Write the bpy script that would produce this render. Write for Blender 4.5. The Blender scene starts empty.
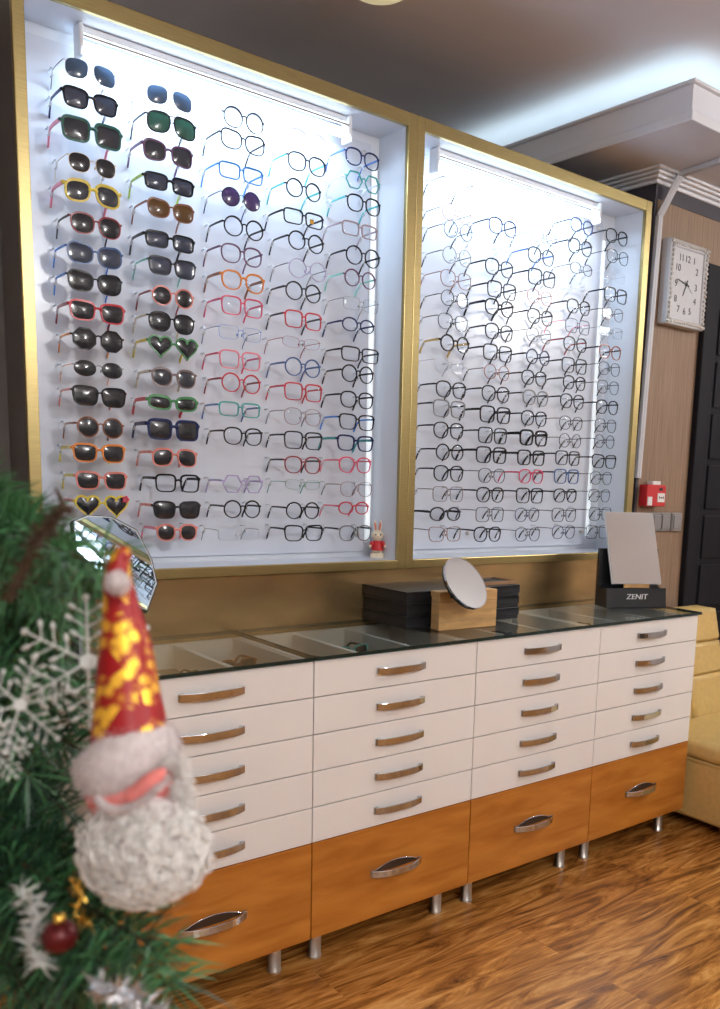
import bpy, math, random
from mathutils import Vector, Matrix, noise
random.seed(7)
sc = bpy.context.scene
COL = sc.collection
PI = math.pi
ZO = 0.918                                   # counter height above the floor

# ------------------------------------------------------------------ camera
CAM = Vector((-1.2868, -2.0870, 0.5111 + ZO))
YAW, PITCH, ROLL, FPX, CX, CY = 0.722686, -0.161865, 0.039082, 899.692, 467.167, 624.177
_f = Vector((math.sin(YAW) * math.cos(PITCH), math.cos(YAW) * math.cos(PITCH), math.sin(PITCH)))
_r = Vector((math.cos(YAW), -math.sin(YAW), 0))
_u = _r.cross(_f)
RT = _r * math.cos(ROLL) + _u * math.sin(ROLL)
UP = -_r * math.sin(ROLL) + _u * math.cos(ROLL)
FW = _f
cd = bpy.data.cameras.new('camera')
cam = bpy.data.objects.new('camera', cd); COL.objects.link(cam)
m = Matrix((RT, UP, -FW)).transposed().to_4x4(); m.translation = CAM
cam.matrix_world = m
cd.sensor_fit = 'HORIZONTAL'; cd.sensor_width = 36
cd.lens = FPX / 720 * 36
cd.shift_x = (360 - CX) / 720
cd.shift_y = (CY - 504.5) / 720
cd.clip_start = 0.02; cd.clip_end = 50
cd.dof.use_dof = True; cd.dof.focus_distance = 2.75; cd.dof.aperture_fstop = 9.5
sc.camera = cam

def ray(u, v): return FW + RT * ((u - CX) / FPX) - UP * ((v - CY) / FPX)
def at(u, v, d): return CAM + ray(u, v) * d
def onY(u, v, y):
    d = ray(u, v); return CAM + d * ((y - CAM.y) / d.y)
def onZ(u, v, z):
    d = ray(u, v); return CAM + d * ((z - CAM.z) / d.z)

# ------------------------------------------------------------------ materials
def nt(name):
    m = bpy.data.materials.new(name); m.use_nodes = True
    t = m.node_tree; return m, t, t.nodes['Principled BSDF']
def pbr(name, col, rough=.5, metal=0, var=.05, scale=30, bump=0, stretch=(1, 1, 1), emit=None, es=0, coat=0, spec=None, alpha=None):
    m, t, b = nt(name)
    b.inputs['Roughness'].default_value = rough; b.inputs['Metallic'].default_value = metal
    if coat: b.inputs['Coat Weight'].default_value = coat; b.inputs['Coat Roughness'].default_value = .08
    if spec is not None: b.inputs['Specular IOR Level'].default_value = spec
    tc = t.nodes.new('ShaderNodeTexCoord'); mp = t.nodes.new('ShaderNodeMapping'); mp.inputs['Scale'].default_value = stretch
    n = t.nodes.new('ShaderNodeTexNoise'); n.inputs['Scale'].default_value = scale; n.inputs['Detail'].default_value = 4
    t.links.new(tc.outputs['Object'], mp.inputs[0]); t.links.new(mp.outputs[0], n.inputs['Vector'])
    r = t.nodes.new('ShaderNodeValToRGB')
    r.color_ramp.elements[0].position = .3; r.color_ramp.elements[1].position = .7
    r.color_ramp.elements[0].color = (*[c * (1 - var) for c in col], 1)
    r.color_ramp.elements[1].color = (*[min(1, c * (1 + var)) for c in col], 1)
    t.links.new(n.outputs['Fac'], r.inputs[0]); t.links.new(r.outputs[0], b.inputs['Base Color'])
    if bump:
        bp = t.nodes.new('ShaderNodeBump'); bp.inputs['Strength'].default_value = bump; bp.inputs['Distance'].default_value = .004
        t.links.new(n.outputs['Fac'], bp.inputs['Height']); t.links.new(bp.outputs[0], b.inputs['Normal'])
    if emit:
        b.inputs['Emission Color'].default_value = (*emit, 1); b.inputs['Emission Strength'].default_value = es
    return m
def clearmat(name, tint=(1, 1, 1), rough=.02, mixcol=None, opac=0, ior=1.45, k=1.0):
    """thin clear sheet: transparent + fresnel gloss (+ optional body colour)"""
    m, t, b = nt(name); t.nodes.remove(b)
    out = t.nodes['Material Output']
    tr = t.nodes.new('ShaderNodeBsdfTransparent'); tr.inputs[0].default_value = (*tint, 1)
    gl = t.nodes.new('ShaderNodeBsdfGlossy'); gl.inputs['Roughness'].default_value = rough
    fr = t.nodes.new('ShaderNodeFresnel'); fr.inputs[0].default_value = ior
    kk = t.nodes.new('ShaderNodeMath'); kk.operation = 'MULTIPLY'; kk.inputs[1].default_value = k; t.links.new(fr.outputs[0], kk.inputs[0])
    ge = t.nodes.new('ShaderNodeNewGeometry'); fb = t.nodes.new('ShaderNodeMath'); fb.operation = 'SUBTRACT'; fb.inputs[0].default_value = 1; t.links.new(ge.outputs['Backfacing'], fb.inputs[1])
    k2 = t.nodes.new('ShaderNodeMath'); k2.operation = 'MULTIPLY'; t.links.new(kk.outputs[0], k2.inputs[0]); t.links.new(fb.outputs[0], k2.inputs[1])
    base = tr
    if opac:
        p = t.nodes.new('ShaderNodeBsdfPrincipled'); p.inputs['Roughness'].default_value = .15
        n = t.nodes.new('ShaderNodeTexNoise'); n.inputs['Scale'].default_value = 40
        mc = t.nodes.new('ShaderNodeMixRGB'); mc.inputs[1].default_value = (*mixcol, 1); mc.inputs[2].default_value = (*[c * .85 for c in mixcol], 1)
        t.links.new(n.outputs['Fac'], mc.inputs[0]); t.links.new(mc.outputs[0], p.inputs['Base Color'])
        mx = t.nodes.new('ShaderNodeMixShader'); mx.inputs[0].default_value = opac
        t.links.new(tr.outputs[0], mx.inputs[1]); t.links.new(p.outputs[0], mx.inputs[2]); base = mx
    m2 = t.nodes.new('ShaderNodeMixShader')
    t.links.new(k2.outputs[0], m2.inputs[0]); t.links.new(base.outputs[0], m2.inputs[1]); t.links.new(gl.outputs[0], m2.inputs[2])
    t.links.new(m2.outputs[0], out.inputs[0])
    return m
def emis(name, col, s):
    m, t, b = nt(name)
    b.inputs['Base Color'].default_value = (.9, .9, .9, 1)
    b.inputs['Emission Color'].default_value = (*col, 1); b.inputs['Emission Strength'].default_value = s
    return m
def srgb(r, g, b):
    f = lambda c: (c / 255 / 12.92) if c / 255 <= .04045 else ((c / 255 + .055) / 1.055) ** 2.4
    return (f(r), f(g), f(b))

M = {}
M['gold'] = pbr('brushed_gold', (.42, .335, .15), .33, 1, .12, 14, 0, (1, 1, 30))
M['gold_wall'] = pbr('gold_sheet', (.52, .35, .16), .26, .88, .25, 4, 0, (1, 1, 2.5))
M['white_panel'] = pbr('white_acrylic', (.68, .735, .83), .22, 0, .03, 6, spec=.6)
M['liner'] = pbr('white_liner', (.72, .765, .83), .4, 0, .02, 6)
M['case_side'] = pbr('dark_grey_laminate', (.13, .12, .118), .5, 0, .1, 8)
M['clear'] = clearmat('clear_acrylic', (.95, .97, .98), mixcol=(.92, .95, .98), opac=.75, k=.6)
M['rail'] = clearmat('clear_rail', (.985, .99, .995), k=.15)
M['tube'] = emis('fluorescent_tube', (.72, .87, 1), 5.5)
M['led'] = emis('led_strip', (.80, .92, 1), .55)
M['cove'] = emis('cove_led', (.72, .93, 1), 2.4)
M['fixture'] = pbr('fixture_white', (.8, .82, .84), .35, 0, .02, 10)
M['chrome'] = pbr('chrome', (.58, .61, .66), .10, 1, .04, 12)
M['steel'] = pbr('brushed_steel', (.62, .60, .57), .28, 1, .08, 20, 0, (1, 1, 20))
M['drawer'] = pbr('white_gloss', (.84, .83, .82), .22, 0, .015, 4, coat=.3)
M['carcass'] = pbr('white_melamine', (.72, .70, .67), .45, 0, .03, 8)
M['tray'] = pbr('taupe_felt', (.20, .155, .115), .8, 0, .1, 60)
M['recess_shade'] = pbr('painted_recess_shade', (.045, .022, .010), .6, 0, .1, 20)
M['black'] = pbr('black_card', (.012, .013, .017), .42, 0, .2, 25)
M['blackp'] = pbr('black_plastic', (.014, .015, .017), .3, 0, .15, 25)
M['mirror'] = pbr('mirror_glass', (.74, .77, .77), .015, 1, .01, 3)
M['rim_white'] = pbr('white_rim', (.75, .75, .74), .3, 0, .03, 10)
M['blockwood'] = pbr('pale_wood', (.56, .33, .13), .5, 0, .22, 9, .05, (1, 1, 6))
M['traywood'] = pbr('brown_tray', (.30, .17, .08), .5, 0, .2, 9, 0, (1, 6, 1))
M['sofa'] = pbr('mustard_leather', (.62, .44, .165), .36, 0, .07, 45, .12)
M['ceil'] = pbr('ceiling_paint', (.70, .685, .72), .85, 0, .03, 3)
M['soffit'] = pbr('soffit_paint', (.72, .74, .80), .8, 0, .03, 3)
M['mould'] = pbr('white_moulding', (.72, .74, .79), .6, 0, .03, 9)
M['band'] = pbr('dark_band', (.045, .042, .055), .6, 0, .1, 9)
M['doorblk'] = pbr('black_door', (.007, .007, .011), .6, 0, .2, 6, 0, (6, 6, 1), spec=.2)
M['wallback'] = pbr('taupe_wall', (.56, .53, .50), .8, 0, .04, 3)
M['conduit'] = pbr('white_conduit', (.56, .57, .60), .45, 0, .03, 9)
M['red'] = pbr('red_plastic', (.55, .025, .03), .35, 0, .06, 20)
M['whitep'] = pbr('white_plastic', (.78, .78, .78), .4, 0, .03, 20)
M['dial'] = pbr('silver_white_dial', (.52, .53, .56), .4, 0, .03, 60)
M['grey_switch'] = pbr('grey_switch', (.28, .27, .27), .3, .3, .05, 20)
M['ink'] = pbr('black_ink', (.015, .015, .015), .6, 0, .1, 20)
M['lampglass'] = pbr('cream_glass', (.75, .68, .48), .3, 0, .04, 8, emit=(.9, .78, .45), es=.5)
M['glass_edge'] = pbr('dark_glass_edge', (.010, .025, .022), .15, 0, .1, 10)

def glass_top():
    m = clearmat('counter_glass', (.90, .92, .90), rough=.03, ior=1.62)
    return m
M['glass'] = glass_top()

def wood_front():
    m, t, b = nt('orange_wood_gloss')
    tc = t.nodes.new('ShaderNodeTexCoord'); mp = t.nodes.new('ShaderNodeMapping'); mp.inputs['Scale'].default_value = (1.6, 4, 9)
    n = t.nodes.new('ShaderNodeTexNoise'); n.inputs['Scale'].default_value = 2.2; n.inputs['Detail'].default_value = 7; n.inputs['Distortion'].default_value = .6
    r = t.nodes.new('ShaderNodeValToRGB')
    e = r.color_ramp.elements
    e[0].position = .25; e[0].color = (*srgb(158, 92, 30), 1)
    e[1].position = .75; e[1].color = (*srgb(200, 132, 54), 1)
    t.links.new(tc.outputs['Object'], mp.inputs[0]); t.links.new(mp.outputs[0], n.inputs['Vector']); t.links.new(n.outputs['Fac'], r.inputs[0])
    t.links.new(r.outputs[0], b.inputs['Base Color'])
    b.inputs['Roughness'].default_value = .25; b.inputs['Coat Weight'].default_value = .35; b.inputs['Coat Roughness'].default_value = .06
    return m
M['wood'] = wood_front()

def floor_mat():
    m, t, b = nt('wood_laminate')
    L = t.links.new
    tc = t.nodes.new('ShaderNodeTexCoord')
    br = t.nodes.new('ShaderNodeTexBrick'); br.inputs['Scale'].default_value = 1
    br.inputs['Brick Width'].default_value = 1.3; br.inputs['Row Height'].default_value = .19
    br.inputs['Mortar Size'].default_value = .0012; br.inputs['Mortar Smooth'].default_value = .3
    br.inputs['Color1'].default_value = (0, 0, 0, 1); br.inputs['Color2'].default_value = (1, 1, 1, 1); br.inputs['Mortar'].default_value = (.2, .2, .2, 1)
    br.inputs['Bias'].default_value = 0
    L(tc.outputs['Object'], br.inputs['Vector'])
    # per plank offset so the grain does not run on
    mp = t.nodes.new('ShaderNodeMapping'); mp.inputs['Scale'].default_value = (1.0, 6.5, 1)
    sep = t.nodes.new('ShaderNodeVectorMath'); sep.operation = 'MULTIPLY_ADD'; sep.inputs[1].default_value = (7, 3, 0)
    L(br.outputs['Color'], sep.inputs[0]); L(tc.outputs['Object'], sep.inputs[2]); L(sep.outputs[0], mp.inputs[0])
    n1 = t.nodes.new('ShaderNodeTexNoise'); n1.inputs['Scale'].default_value = 2.0; n1.inputs['Detail'].default_value = 9; n1.inputs['Roughness'].default_value = .65; n1.inputs['Distortion'].default_value = 2.6
    L(mp.outputs[0], n1.inputs['Vector'])
    r = t.nodes.new('ShaderNodeValToRGB'); e = r.color_ramp.elements
    e[0].position = .30; e[0].color = (*srgb(66, 36, 14), 1)
    e[1].position = .70; e[1].color = (*srgb(236, 182, 108), 1)
    for p, c in ((.42, srgb(142, 90, 40)), (.55, srgb(198, 136, 66))):
        q = e.new(p); q.color = (*c, 1)
    L(n1.outputs['Fac'], r.inputs[0])
    mx = t.nodes.new('ShaderNodeMixRGB'); mx.blend_type = 'MULTIPLY'; mx.inputs[0].default_value = .55
    r2 = t.nodes.new('ShaderNodeValToRGB'); r2.color_ramp.elements[0].color = (.55, .5, .45, 1); r2.color_ramp.elements[1].color = (1.0, .98, .95, 1)
    L(br.outputs['Color'], r2.inputs[0]); L(r.outputs[0], mx.inputs[1]); L(r2.outputs[0], mx.inputs[2])
    L(mx.outputs[0], b.inputs['Base Color'])
    b.inputs['Roughness'].default_value = .27
    bp = t.nodes.new('ShaderNodeBump'); bp.inputs['Strength'].default_value = .08; bp.inputs['Distance'].default_value = .002
    L(n1.outputs['Fac'], bp.inputs['Height']); L(bp.outputs[0], b.inputs['Normal'])
    return m
M['floor'] = floor_mat()

def stripe_wall():
    m, t, b = nt('striped_wallpaper')
    L = t.links.new
    tc = t.nodes.new('ShaderNodeTexCoord'); mp = t.nodes.new('ShaderNodeMapping'); mp.inputs['Scale'].default_value = (90, 90, 1.5)
    n = t.nodes.new('ShaderNodeTexNoise'); n.inputs['Scale'].default_value = 3; n.inputs['Detail'].default_value = 5
    r = t.nodes.new('ShaderNodeValToRGB'); e = r.color_ramp.elements
    e[0].position = .3; e[0].color = (*srgb(118, 95, 76), 1); e[1].position = .7; e[1].color = (*srgb(150, 125, 102), 1)
    L(tc.outputs['Object'], mp.inputs[0]); L(mp.outputs[0], n.inputs['Vector']); L(n.outputs['Fac'], r.inputs[0]); L(r.outputs[0], b.inputs['Base Color'])
    b.inputs['Roughness'].default_value = .6
    return m
M['stripe'] = stripe_wall()

def satin():
    m, t, b = nt('red_satin_gold_print')
    L = t.links.new
    tc = t.nodes.new('ShaderNodeTexCoord')
    n0 = t.nodes.new('ShaderNodeTexNoise'); n0.inputs['Scale'].default_value = 160
    va = t.nodes.new('ShaderNodeMixRGB'); va.inputs[0].default_value = .012
    L(tc.outputs['Object'], va.inputs[1]); L(n0.outputs['Color'], va.inputs[2])
    v = t.nodes.new('ShaderNodeTexVoronoi'); v.inputs['Scale'].default_value = 120; v.feature = 'F1'
    L(va.outputs[0], v.inputs['Vector'])
    n = t.nodes.new('ShaderNodeTexNoise'); n.inputs['Scale'].default_value = 42; n.inputs['Detail'].default_value = 1
    L(tc.outputs['Object'], n.inputs['Vector'])
    a = t.nodes.new('ShaderNodeMath'); a.operation = 'LESS_THAN'; a.inputs[1].default_value = .48
    g = t.nodes.new('ShaderNodeMath'); g.operation = 'GREATER_THAN'; g.inputs[1].default_value = .455
    L(v.outputs['Distance'], a.inputs[0]); L(n.outputs['Fac'], g.inputs[0])
    k = t.nodes.new('ShaderNodeMath'); k.operation = 'MULTIPLY'; L(a.outputs[0], k.inputs[0]); L(g.outputs[0], k.inputs[1])
    mx = t.nodes.new('ShaderNodeMixRGB'); mx.inputs[1].default_value = (.30, .004, .007, 1); mx.inputs[2].default_value = (.98, .60, .06, 1)
    L(k.outputs[0], mx.inputs[0]); L(mx.outputs[0], b.inputs['Base Color'])
    mt = t.nodes.new('ShaderNodeMath'); mt.operation = 'MULTIPLY'; mt.inputs[1].default_value = .55; L(k.outputs[0], mt.inputs[0]); L(mt.outputs[0], b.inputs['Metallic'])
    b.inputs['Roughness'].default_value = .42
    b.inputs['Specular IOR Level'].default_value = .3
    return m
M['satin'] = satin()
M['fur'] = pbr('grey_white_fur', (.64, .58, .58), .9, 0, .1, 200)
M['curl'] = pbr('silver_curls', (.80, .78, .75), .4, 0, .12, 200)
M['skin'] = pbr('pink_felt', (.75, .22, .20), .8, 0, .15, 120)
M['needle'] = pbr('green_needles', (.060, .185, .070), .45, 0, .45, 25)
M['needle_shade'] = pbr('shaded_green_needles', (.018, .058, .030), .45, 0, .4, 25)
M['bark'] = pbr('brown_stem', (.06, .035, .018), .8, 0, .3, 60)
M['snow'] = pbr('white_glitter_plastic', (.58, .60, .58), .5, 0, .06, 90)
M['tinsel'] = pbr('silver_tinsel', (.75, .77, .8), .25, 1, .1, 50)
M['gtinsel'] = pbr('gold_tinsel', (.8, .5, .1), .25, 1, .1, 50)
M['bauble'] = pbr('dark_red_bauble', (.11, .006, .008), .35, .3, .1, 20)
M['cream'] = pbr('cream_plastic', (.80, .70, .52), .4, 0, .04, 60)

# ------------------------------------------------------------------ mesh builder
class MB:
    def __init__(s): s.v = []; s.f = []; s.mi = []; s.sm = []
    def add(s, vs, fs, mi=0, smooth=False):
        o = len(s.v); s.v += [tuple(x) for x in vs]
        for f in fs: s.f.append(tuple(i + o for i in f)); s.mi.append(mi); s.sm.append(smooth)
    def box(s, x0, y0, z0, x1, y1, z1, mi=0):
        v = [(x, y, z) for x in (x0, x1) for y in (y0, y1) for z in (z0, z1)]
        s.add(v, [(0, 1, 3, 2), (4, 6, 7, 5), (0, 4, 5, 1), (2, 3, 7, 6), (0, 2, 6, 4), (1, 5, 7, 3)], mi)
    def tube(s, pts, r, n=8, mi=0, cap=True, smooth=True, flat=None):
        """swept tube; r a number or one per point; flat=(a,b,upvector): elliptical/rect section"""
        pts = [Vector(p) for p in pts]; k = len(pts)
        rs = r if isinstance(r, (list, tuple)) else [r] * k
        rings = []; ref = None
        for i, p in enumerate(pts):
            t = (pts[min(i + 1, k - 1)] - pts[max(i - 1, 0)]).normalized()
            if ref is None:
                ref = Vector((0, 0, 1)) if abs(t.z) < .9 else Vector((1, 0, 0))
            a = t.cross(ref).normalized() if t.cross(ref).length > 1e-6 else Vector((1, 0, 0)); b = a.cross(t).normalized()
            ref = b
            rings.append([p + (a * math.cos(2 * PI * j / n) + b * math.sin(2 * PI * j / n)) * rs[i] for j in range(n)])
        s.rings(rings, mi, cap, smooth)
    def rings(s, rings, mi=0, cap=True, smooth=True, closed=False):
        n = len(rings[0]); v = [p for r in rings for p in r]; f = []
        k = len(rings)
        for i in range(k if closed else k - 1):
            for j in range(n):
                a = i * n + j; b = i * n + (j + 1) % n; c = ((i + 1) % k) * n + (j + 1) % n; d = ((i + 1) % k) * n + j
                f.append((a, b, c, d))
        s.add(v, f, mi, smooth)
        if cap and not closed:
            s.add(rings[0], [tuple(range(n))[::-1]], mi, False); s.add(rings[-1], [tuple(range(n))], mi, False)
    def lathe(s, prof, c=(0, 0, 0), n=24, mi=0, smooth=True, cap=True):
        c = Vector(c)
        s.rings([[c + Vector((r * math.cos(2 * PI * j / n), r * math.sin(2 * PI * j / n), z)) for j in range(n)] for r, z in prof], mi, cap, smooth)
    def ell(s, c, r, n=14, k=8, mi=0, rot=None):
        c = Vector(c); rr = r if isinstance(r, (tuple, list)) else (r, r, r); rings = []
        for i in range(k + 1):
            th = PI * (i + .02) / (k + .04)
            ring = []
            for j in range(n):
                p = Vector((rr[0] * math.sin(th) * math.cos(2 * PI * j / n), rr[1] * math.sin(th) * math.sin(2 * PI * j / n), rr[2] * math.cos(th)))
                if rot: p = rot @ p
                ring.append(c + p)
            rings.append(ring)
        s.rings(rings, mi, True, True)
    def sweep(s, path, prof, mi=0):
        """prof: list of (a,b) offsets; path: list of (pos, a_axis, b_axis)"""
        s.rings([[Vector(p) + Vector(A) * a + Vector(B) * b for a, b in prof] for p, A, B in path], mi, True, False)
    def build(s, name, mats, parent=None, bevel=0, seg=2, loc=None):
        me = bpy.data.meshes.new(name)
        me.from_pydata(s.v, [], s.f)
        for mm in (mats if isinstance(mats, (list, tuple)) else [mats]): me.materials.append(mm)
        me.polygons.foreach_set('material_index', s.mi); me.polygons.foreach_set('use_smooth', s.sm)
        me.update()
        import bmesh
        bm = bmesh.new(); bm.from_mesh(me); bmesh.ops.recalc_face_normals(bm, faces=bm.faces); bm.to_mesh(me); bm.free()
        o = bpy.data.objects.new(name, me); COL.objects.link(o)
        if parent: o.parent = parent
        if loc: o.location = loc
        if bevel:
            b = o.modifiers.new('bevel', 'BEVEL'); b.width = bevel; b.segments = seg; b.limit_method = 'ANGLE'; b.angle_limit = math.radians(50)
        return o
def tag(o, label=None, cat=None, group=None, kind=None):
    if label: o['label'] = label
    if cat: o['category'] = cat
    if group: o['group'] = group
    if kind: o['kind'] = kind
    return o
def thing(name, label, cat, loc=(0, 0, 0), group=None, rot=None):
    o = bpy.data.objects.new(name, None); COL.objects.link(o); o.empty_display_size = .05
    o.location = loc
    if rot: o.rotation_euler = rot
    return tag(o, label, cat, group)
def box(name, b, mat, parent=None, bevel=0, seg=2):
    q = MB(); q.box(*b); return q.build(name, mat, parent, bevel, seg)
def struct(o): o['kind'] = 'structure'; return o
def text_mesh(name, s, size, mat, parent, M4, ext=.0006, shear=0, sx=1):
    cu = bpy.data.curves.new(name, 'FONT'); cu.body = s; cu.size = size; cu.extrude = ext; cu.align_x = 'CENTER'; cu.align_y = 'CENTER'; cu.shear = shear
    o = bpy.data.objects.new(name + '_tmp', cu); COL.objects.link(o)
    dg = bpy.context.evaluated_depsgraph_get()
    me = bpy.data.meshes.new_from_object(o.evaluated_get(dg)); me.name = name
    bpy.data.objects.remove(o)
    me.materials.clear(); me.materials.append(mat)
    for v in me.vertices: v.co.x *= sx
    r = bpy.data.objects.new(name, me); COL.objects.link(r); r.parent = parent; r.matrix_local = M4
    return r
TUBE_W = 5.8
FILL_LAMPS = [(.5, -3.5, 150), (-1.5, -4.0, 130), (3.5, -1.7, 130)]  # added lamps out of view: x, y, glow strength
# ================================================================== the room
CEILZ = 2.05 + ZO
YW = .625
YB = 1.45
X0, X1, Y0 = -2.9, 4.2, -4.6
struct(box('floor', (X0, Y0, -.05, X1, YB + .2, 0), M['floor']))
struct(box('ceiling', (X0, Y0, CEILZ, X1, YB + .2, CEILZ + .05), M['ceil']))
struct(box('wall_back', (X0, YB, 0, X1, YB + .1, CEILZ), M['wallback']))
struct(box('wall_front', (X0, Y0 - .1, 0, X1, Y0, CEILZ), M['wallback']))
struct(box('wall_left', (X0 - .1, Y0, 0, X0, YB, CEILZ), M['wallback']))
struct(box('wall_right', (X1, Y0, 0, X1 + .1, YB, CEILZ), M['wallback']))
struct(box('wall_partition', (-.75, YW, 0, 1.914, YW + .08, 2.56), M['case_side']))
# projecting wall with the striped paper, right of the cases
CXL, CYF = 1.923, .46
q = MB(); q.box(CXL, CYF, 0, 2.30, YB - .001, 1.70 + ZO); q.box(2.30, CYF, 1.512 + ZO, X1, YB - .001, 1.70 + ZO); q.box(3.25, CYF, 0, X1, YB - .001, 1.512 + ZO)
struct(q.build('wall_right_projection', M['stripe']))
# dark corner strip and dark band under the crown
q = MB(); q.box(CXL - .004, CYF - .004, 1.70 + ZO, X1, YB - .001, 1.758 + ZO)
q.box(CXL - .006, CYF - .003, 0, CXL + .012, YB - .002, 1.70 + ZO)
struct(q.build('trim_1', M['band']))
# crown moulding: stepped profile along the two faces
q = MB()
ZB = 1.758 + ZO; SOF = 1.81 + ZO
steps = [(0.012, 0, .016), (.030, .016, .028), (.046, .028, .040), (.062, .040, SOF - ZB)]
for d, a, b in steps:
    q.box(CXL - d, CYF - d, ZB + a, X1, YB - .002, ZB + b)
struct(q.build('trim_2', M['mould'], bevel=.004))
# lowered soffit with its cove
SX, SY = 1.572, .045
q = MB(); q.box(SX, SY, SOF, X1 - .001, YB - .001, SOF + .03)
q.box(SX, SY + .02, SOF + .03, SX + .02, YB - .001, SOF + .12); q.box(SX, SY, SOF + .03, X1 - .001, SY + .02, SOF + .12)
struct(q.build('ceiling_soffit', M['soffit']))
q = MB()
q.box(SX - .018, SY - .018, SOF + .1205, X1 - .002, SY + .02, SOF + .132); q.box(SX - .018, SY + .0205, SOF + .1205, SX + .02, YB - .002, SOF + .132)
q.box(SX - .014, SY - .014, SOF - .006, X1 - .002, SY - .0005, SOF + .030); q.box(SX - .014, SY - .0005, SOF - .006, SX - .0005, YB - .002, SOF + .030)
struct(q.build('trim_3', M['mould'], bevel=.004))
q = MB(); q.box(SX + .030, SY + .030, SOF + .0305, X1 - .1, SY + .13, SOF + .098); q.box(SX + .030, SY + .1305, SOF + .0305, SX + .13, YB - .02, SOF + .098)
tag(q.build('cove_light_strip', M['cove']), 'cool white light strip hidden in the cove on top of the lowered ceiling', 'light strip')
# gold sheet cladding between counter and cases
struct(box('wall_splashback', (-.75, .470, .60, 1.915, YW - .002, 1.108), M['gold_wall']))

q = MB(); x = X0 + .1  # dark slats added out of view to give the chrome handles stripes to reflect
while x < X1 - .2:
    q.box(x, Y0 + .001, 0, x + .22, Y0 + .03, 1.45); x += .40
struct(q.build('added_reflection_slats', M['doorblk']))
# black door right of the clock
q = MB(); q.box(2.30, CYF - .03, 0, 2.40, CYF + .04, 1.505 + ZO); q.box(2.40, CYF - .03, 1.42 + ZO, 3.24, CYF + .04, 1.505 + ZO); q.box(3.14, CYF - .03, 0, 3.24, CYF + .04, 1.42 + ZO)
d = struct(q.build('door_1', M['doorblk'], bevel=.006))
q = MB(); q.box(2.40, CYF + .005, .01, 3.14, CYF + .045, 1.42 + ZO)
for k in range(9): q.box(2.46, CYF - .004, .12 + k * .24, 3.08, CYF + .006, .33 + k * .24)
o = q.build('door_panel', M['doorblk'], d, bevel=.005)
o = MB(); o.tube([(3.10, CYF + .01, 1.02), (3.10, CYF - .04, 1.02), (2.98, CYF - .045, 1.02)], .009, 10)
o.build('door_handle', M['steel'], d)

# ceiling lamp above the cases
t = thing('ceiling_lamp', 'round cream glass ceiling lamp above the glasses cases', 'lamp', (.445, .405, CEILZ))
q = MB(); q.lathe([(.05, 0), (.07, -.004), (.075, -.02), (.06, -.026)], n=32); q.build('lamp_base', M['steel'], t)
q = MB(); q.lathe([(.06, -.02), (.125, -.03), (.13, -.045), (.12, -.065), (.085, -.088), (.03, -.098), (.004, -.1)], n=40); q.build('lamp_shade', M['lampglass'], t)

# ================================================================== drawer cabinets
def bow_handle(cx, z, w, parent, bow=.015):
    q = MB(); path = []
    n = 14
    for i in range(n + 1):
        s = i / n * 2 - 1
        out = bow * (1 - abs(s) ** 2.6) + .004
        path.append(((cx + s * w / 2, -out, z), (0, 0, 1), (0, -1, 0)))
    h = .0105
    q.sweep(path, [(-h, 0), (h, 0), (h, .0045), (-h, .0045)])
    q.box(cx - w / 2 - .004, -.005, z - h, cx - w / 2 + .012, 0.001, z + h)
    q.box(cx + w / 2 - .012, -.005, z - h, cx + w / 2 + .004, 0.001, z + h)
    return q.build('handle', M['chrome'], parent, bevel=.0012)
UW = .6
ul = ['drawer cabinet behind the Santa ornament, white drawers over one wooden drawer',
      'drawer cabinet under the black boxes, white drawers over one wooden drawer',
      'drawer cabinet under the round mirror, third along, white over wood',
      'drawer cabinet beside the mustard chair, white drawers over one wooden drawer']
zs = [0, -.106, -.213, -.320, -.4255, -.531]
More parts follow.
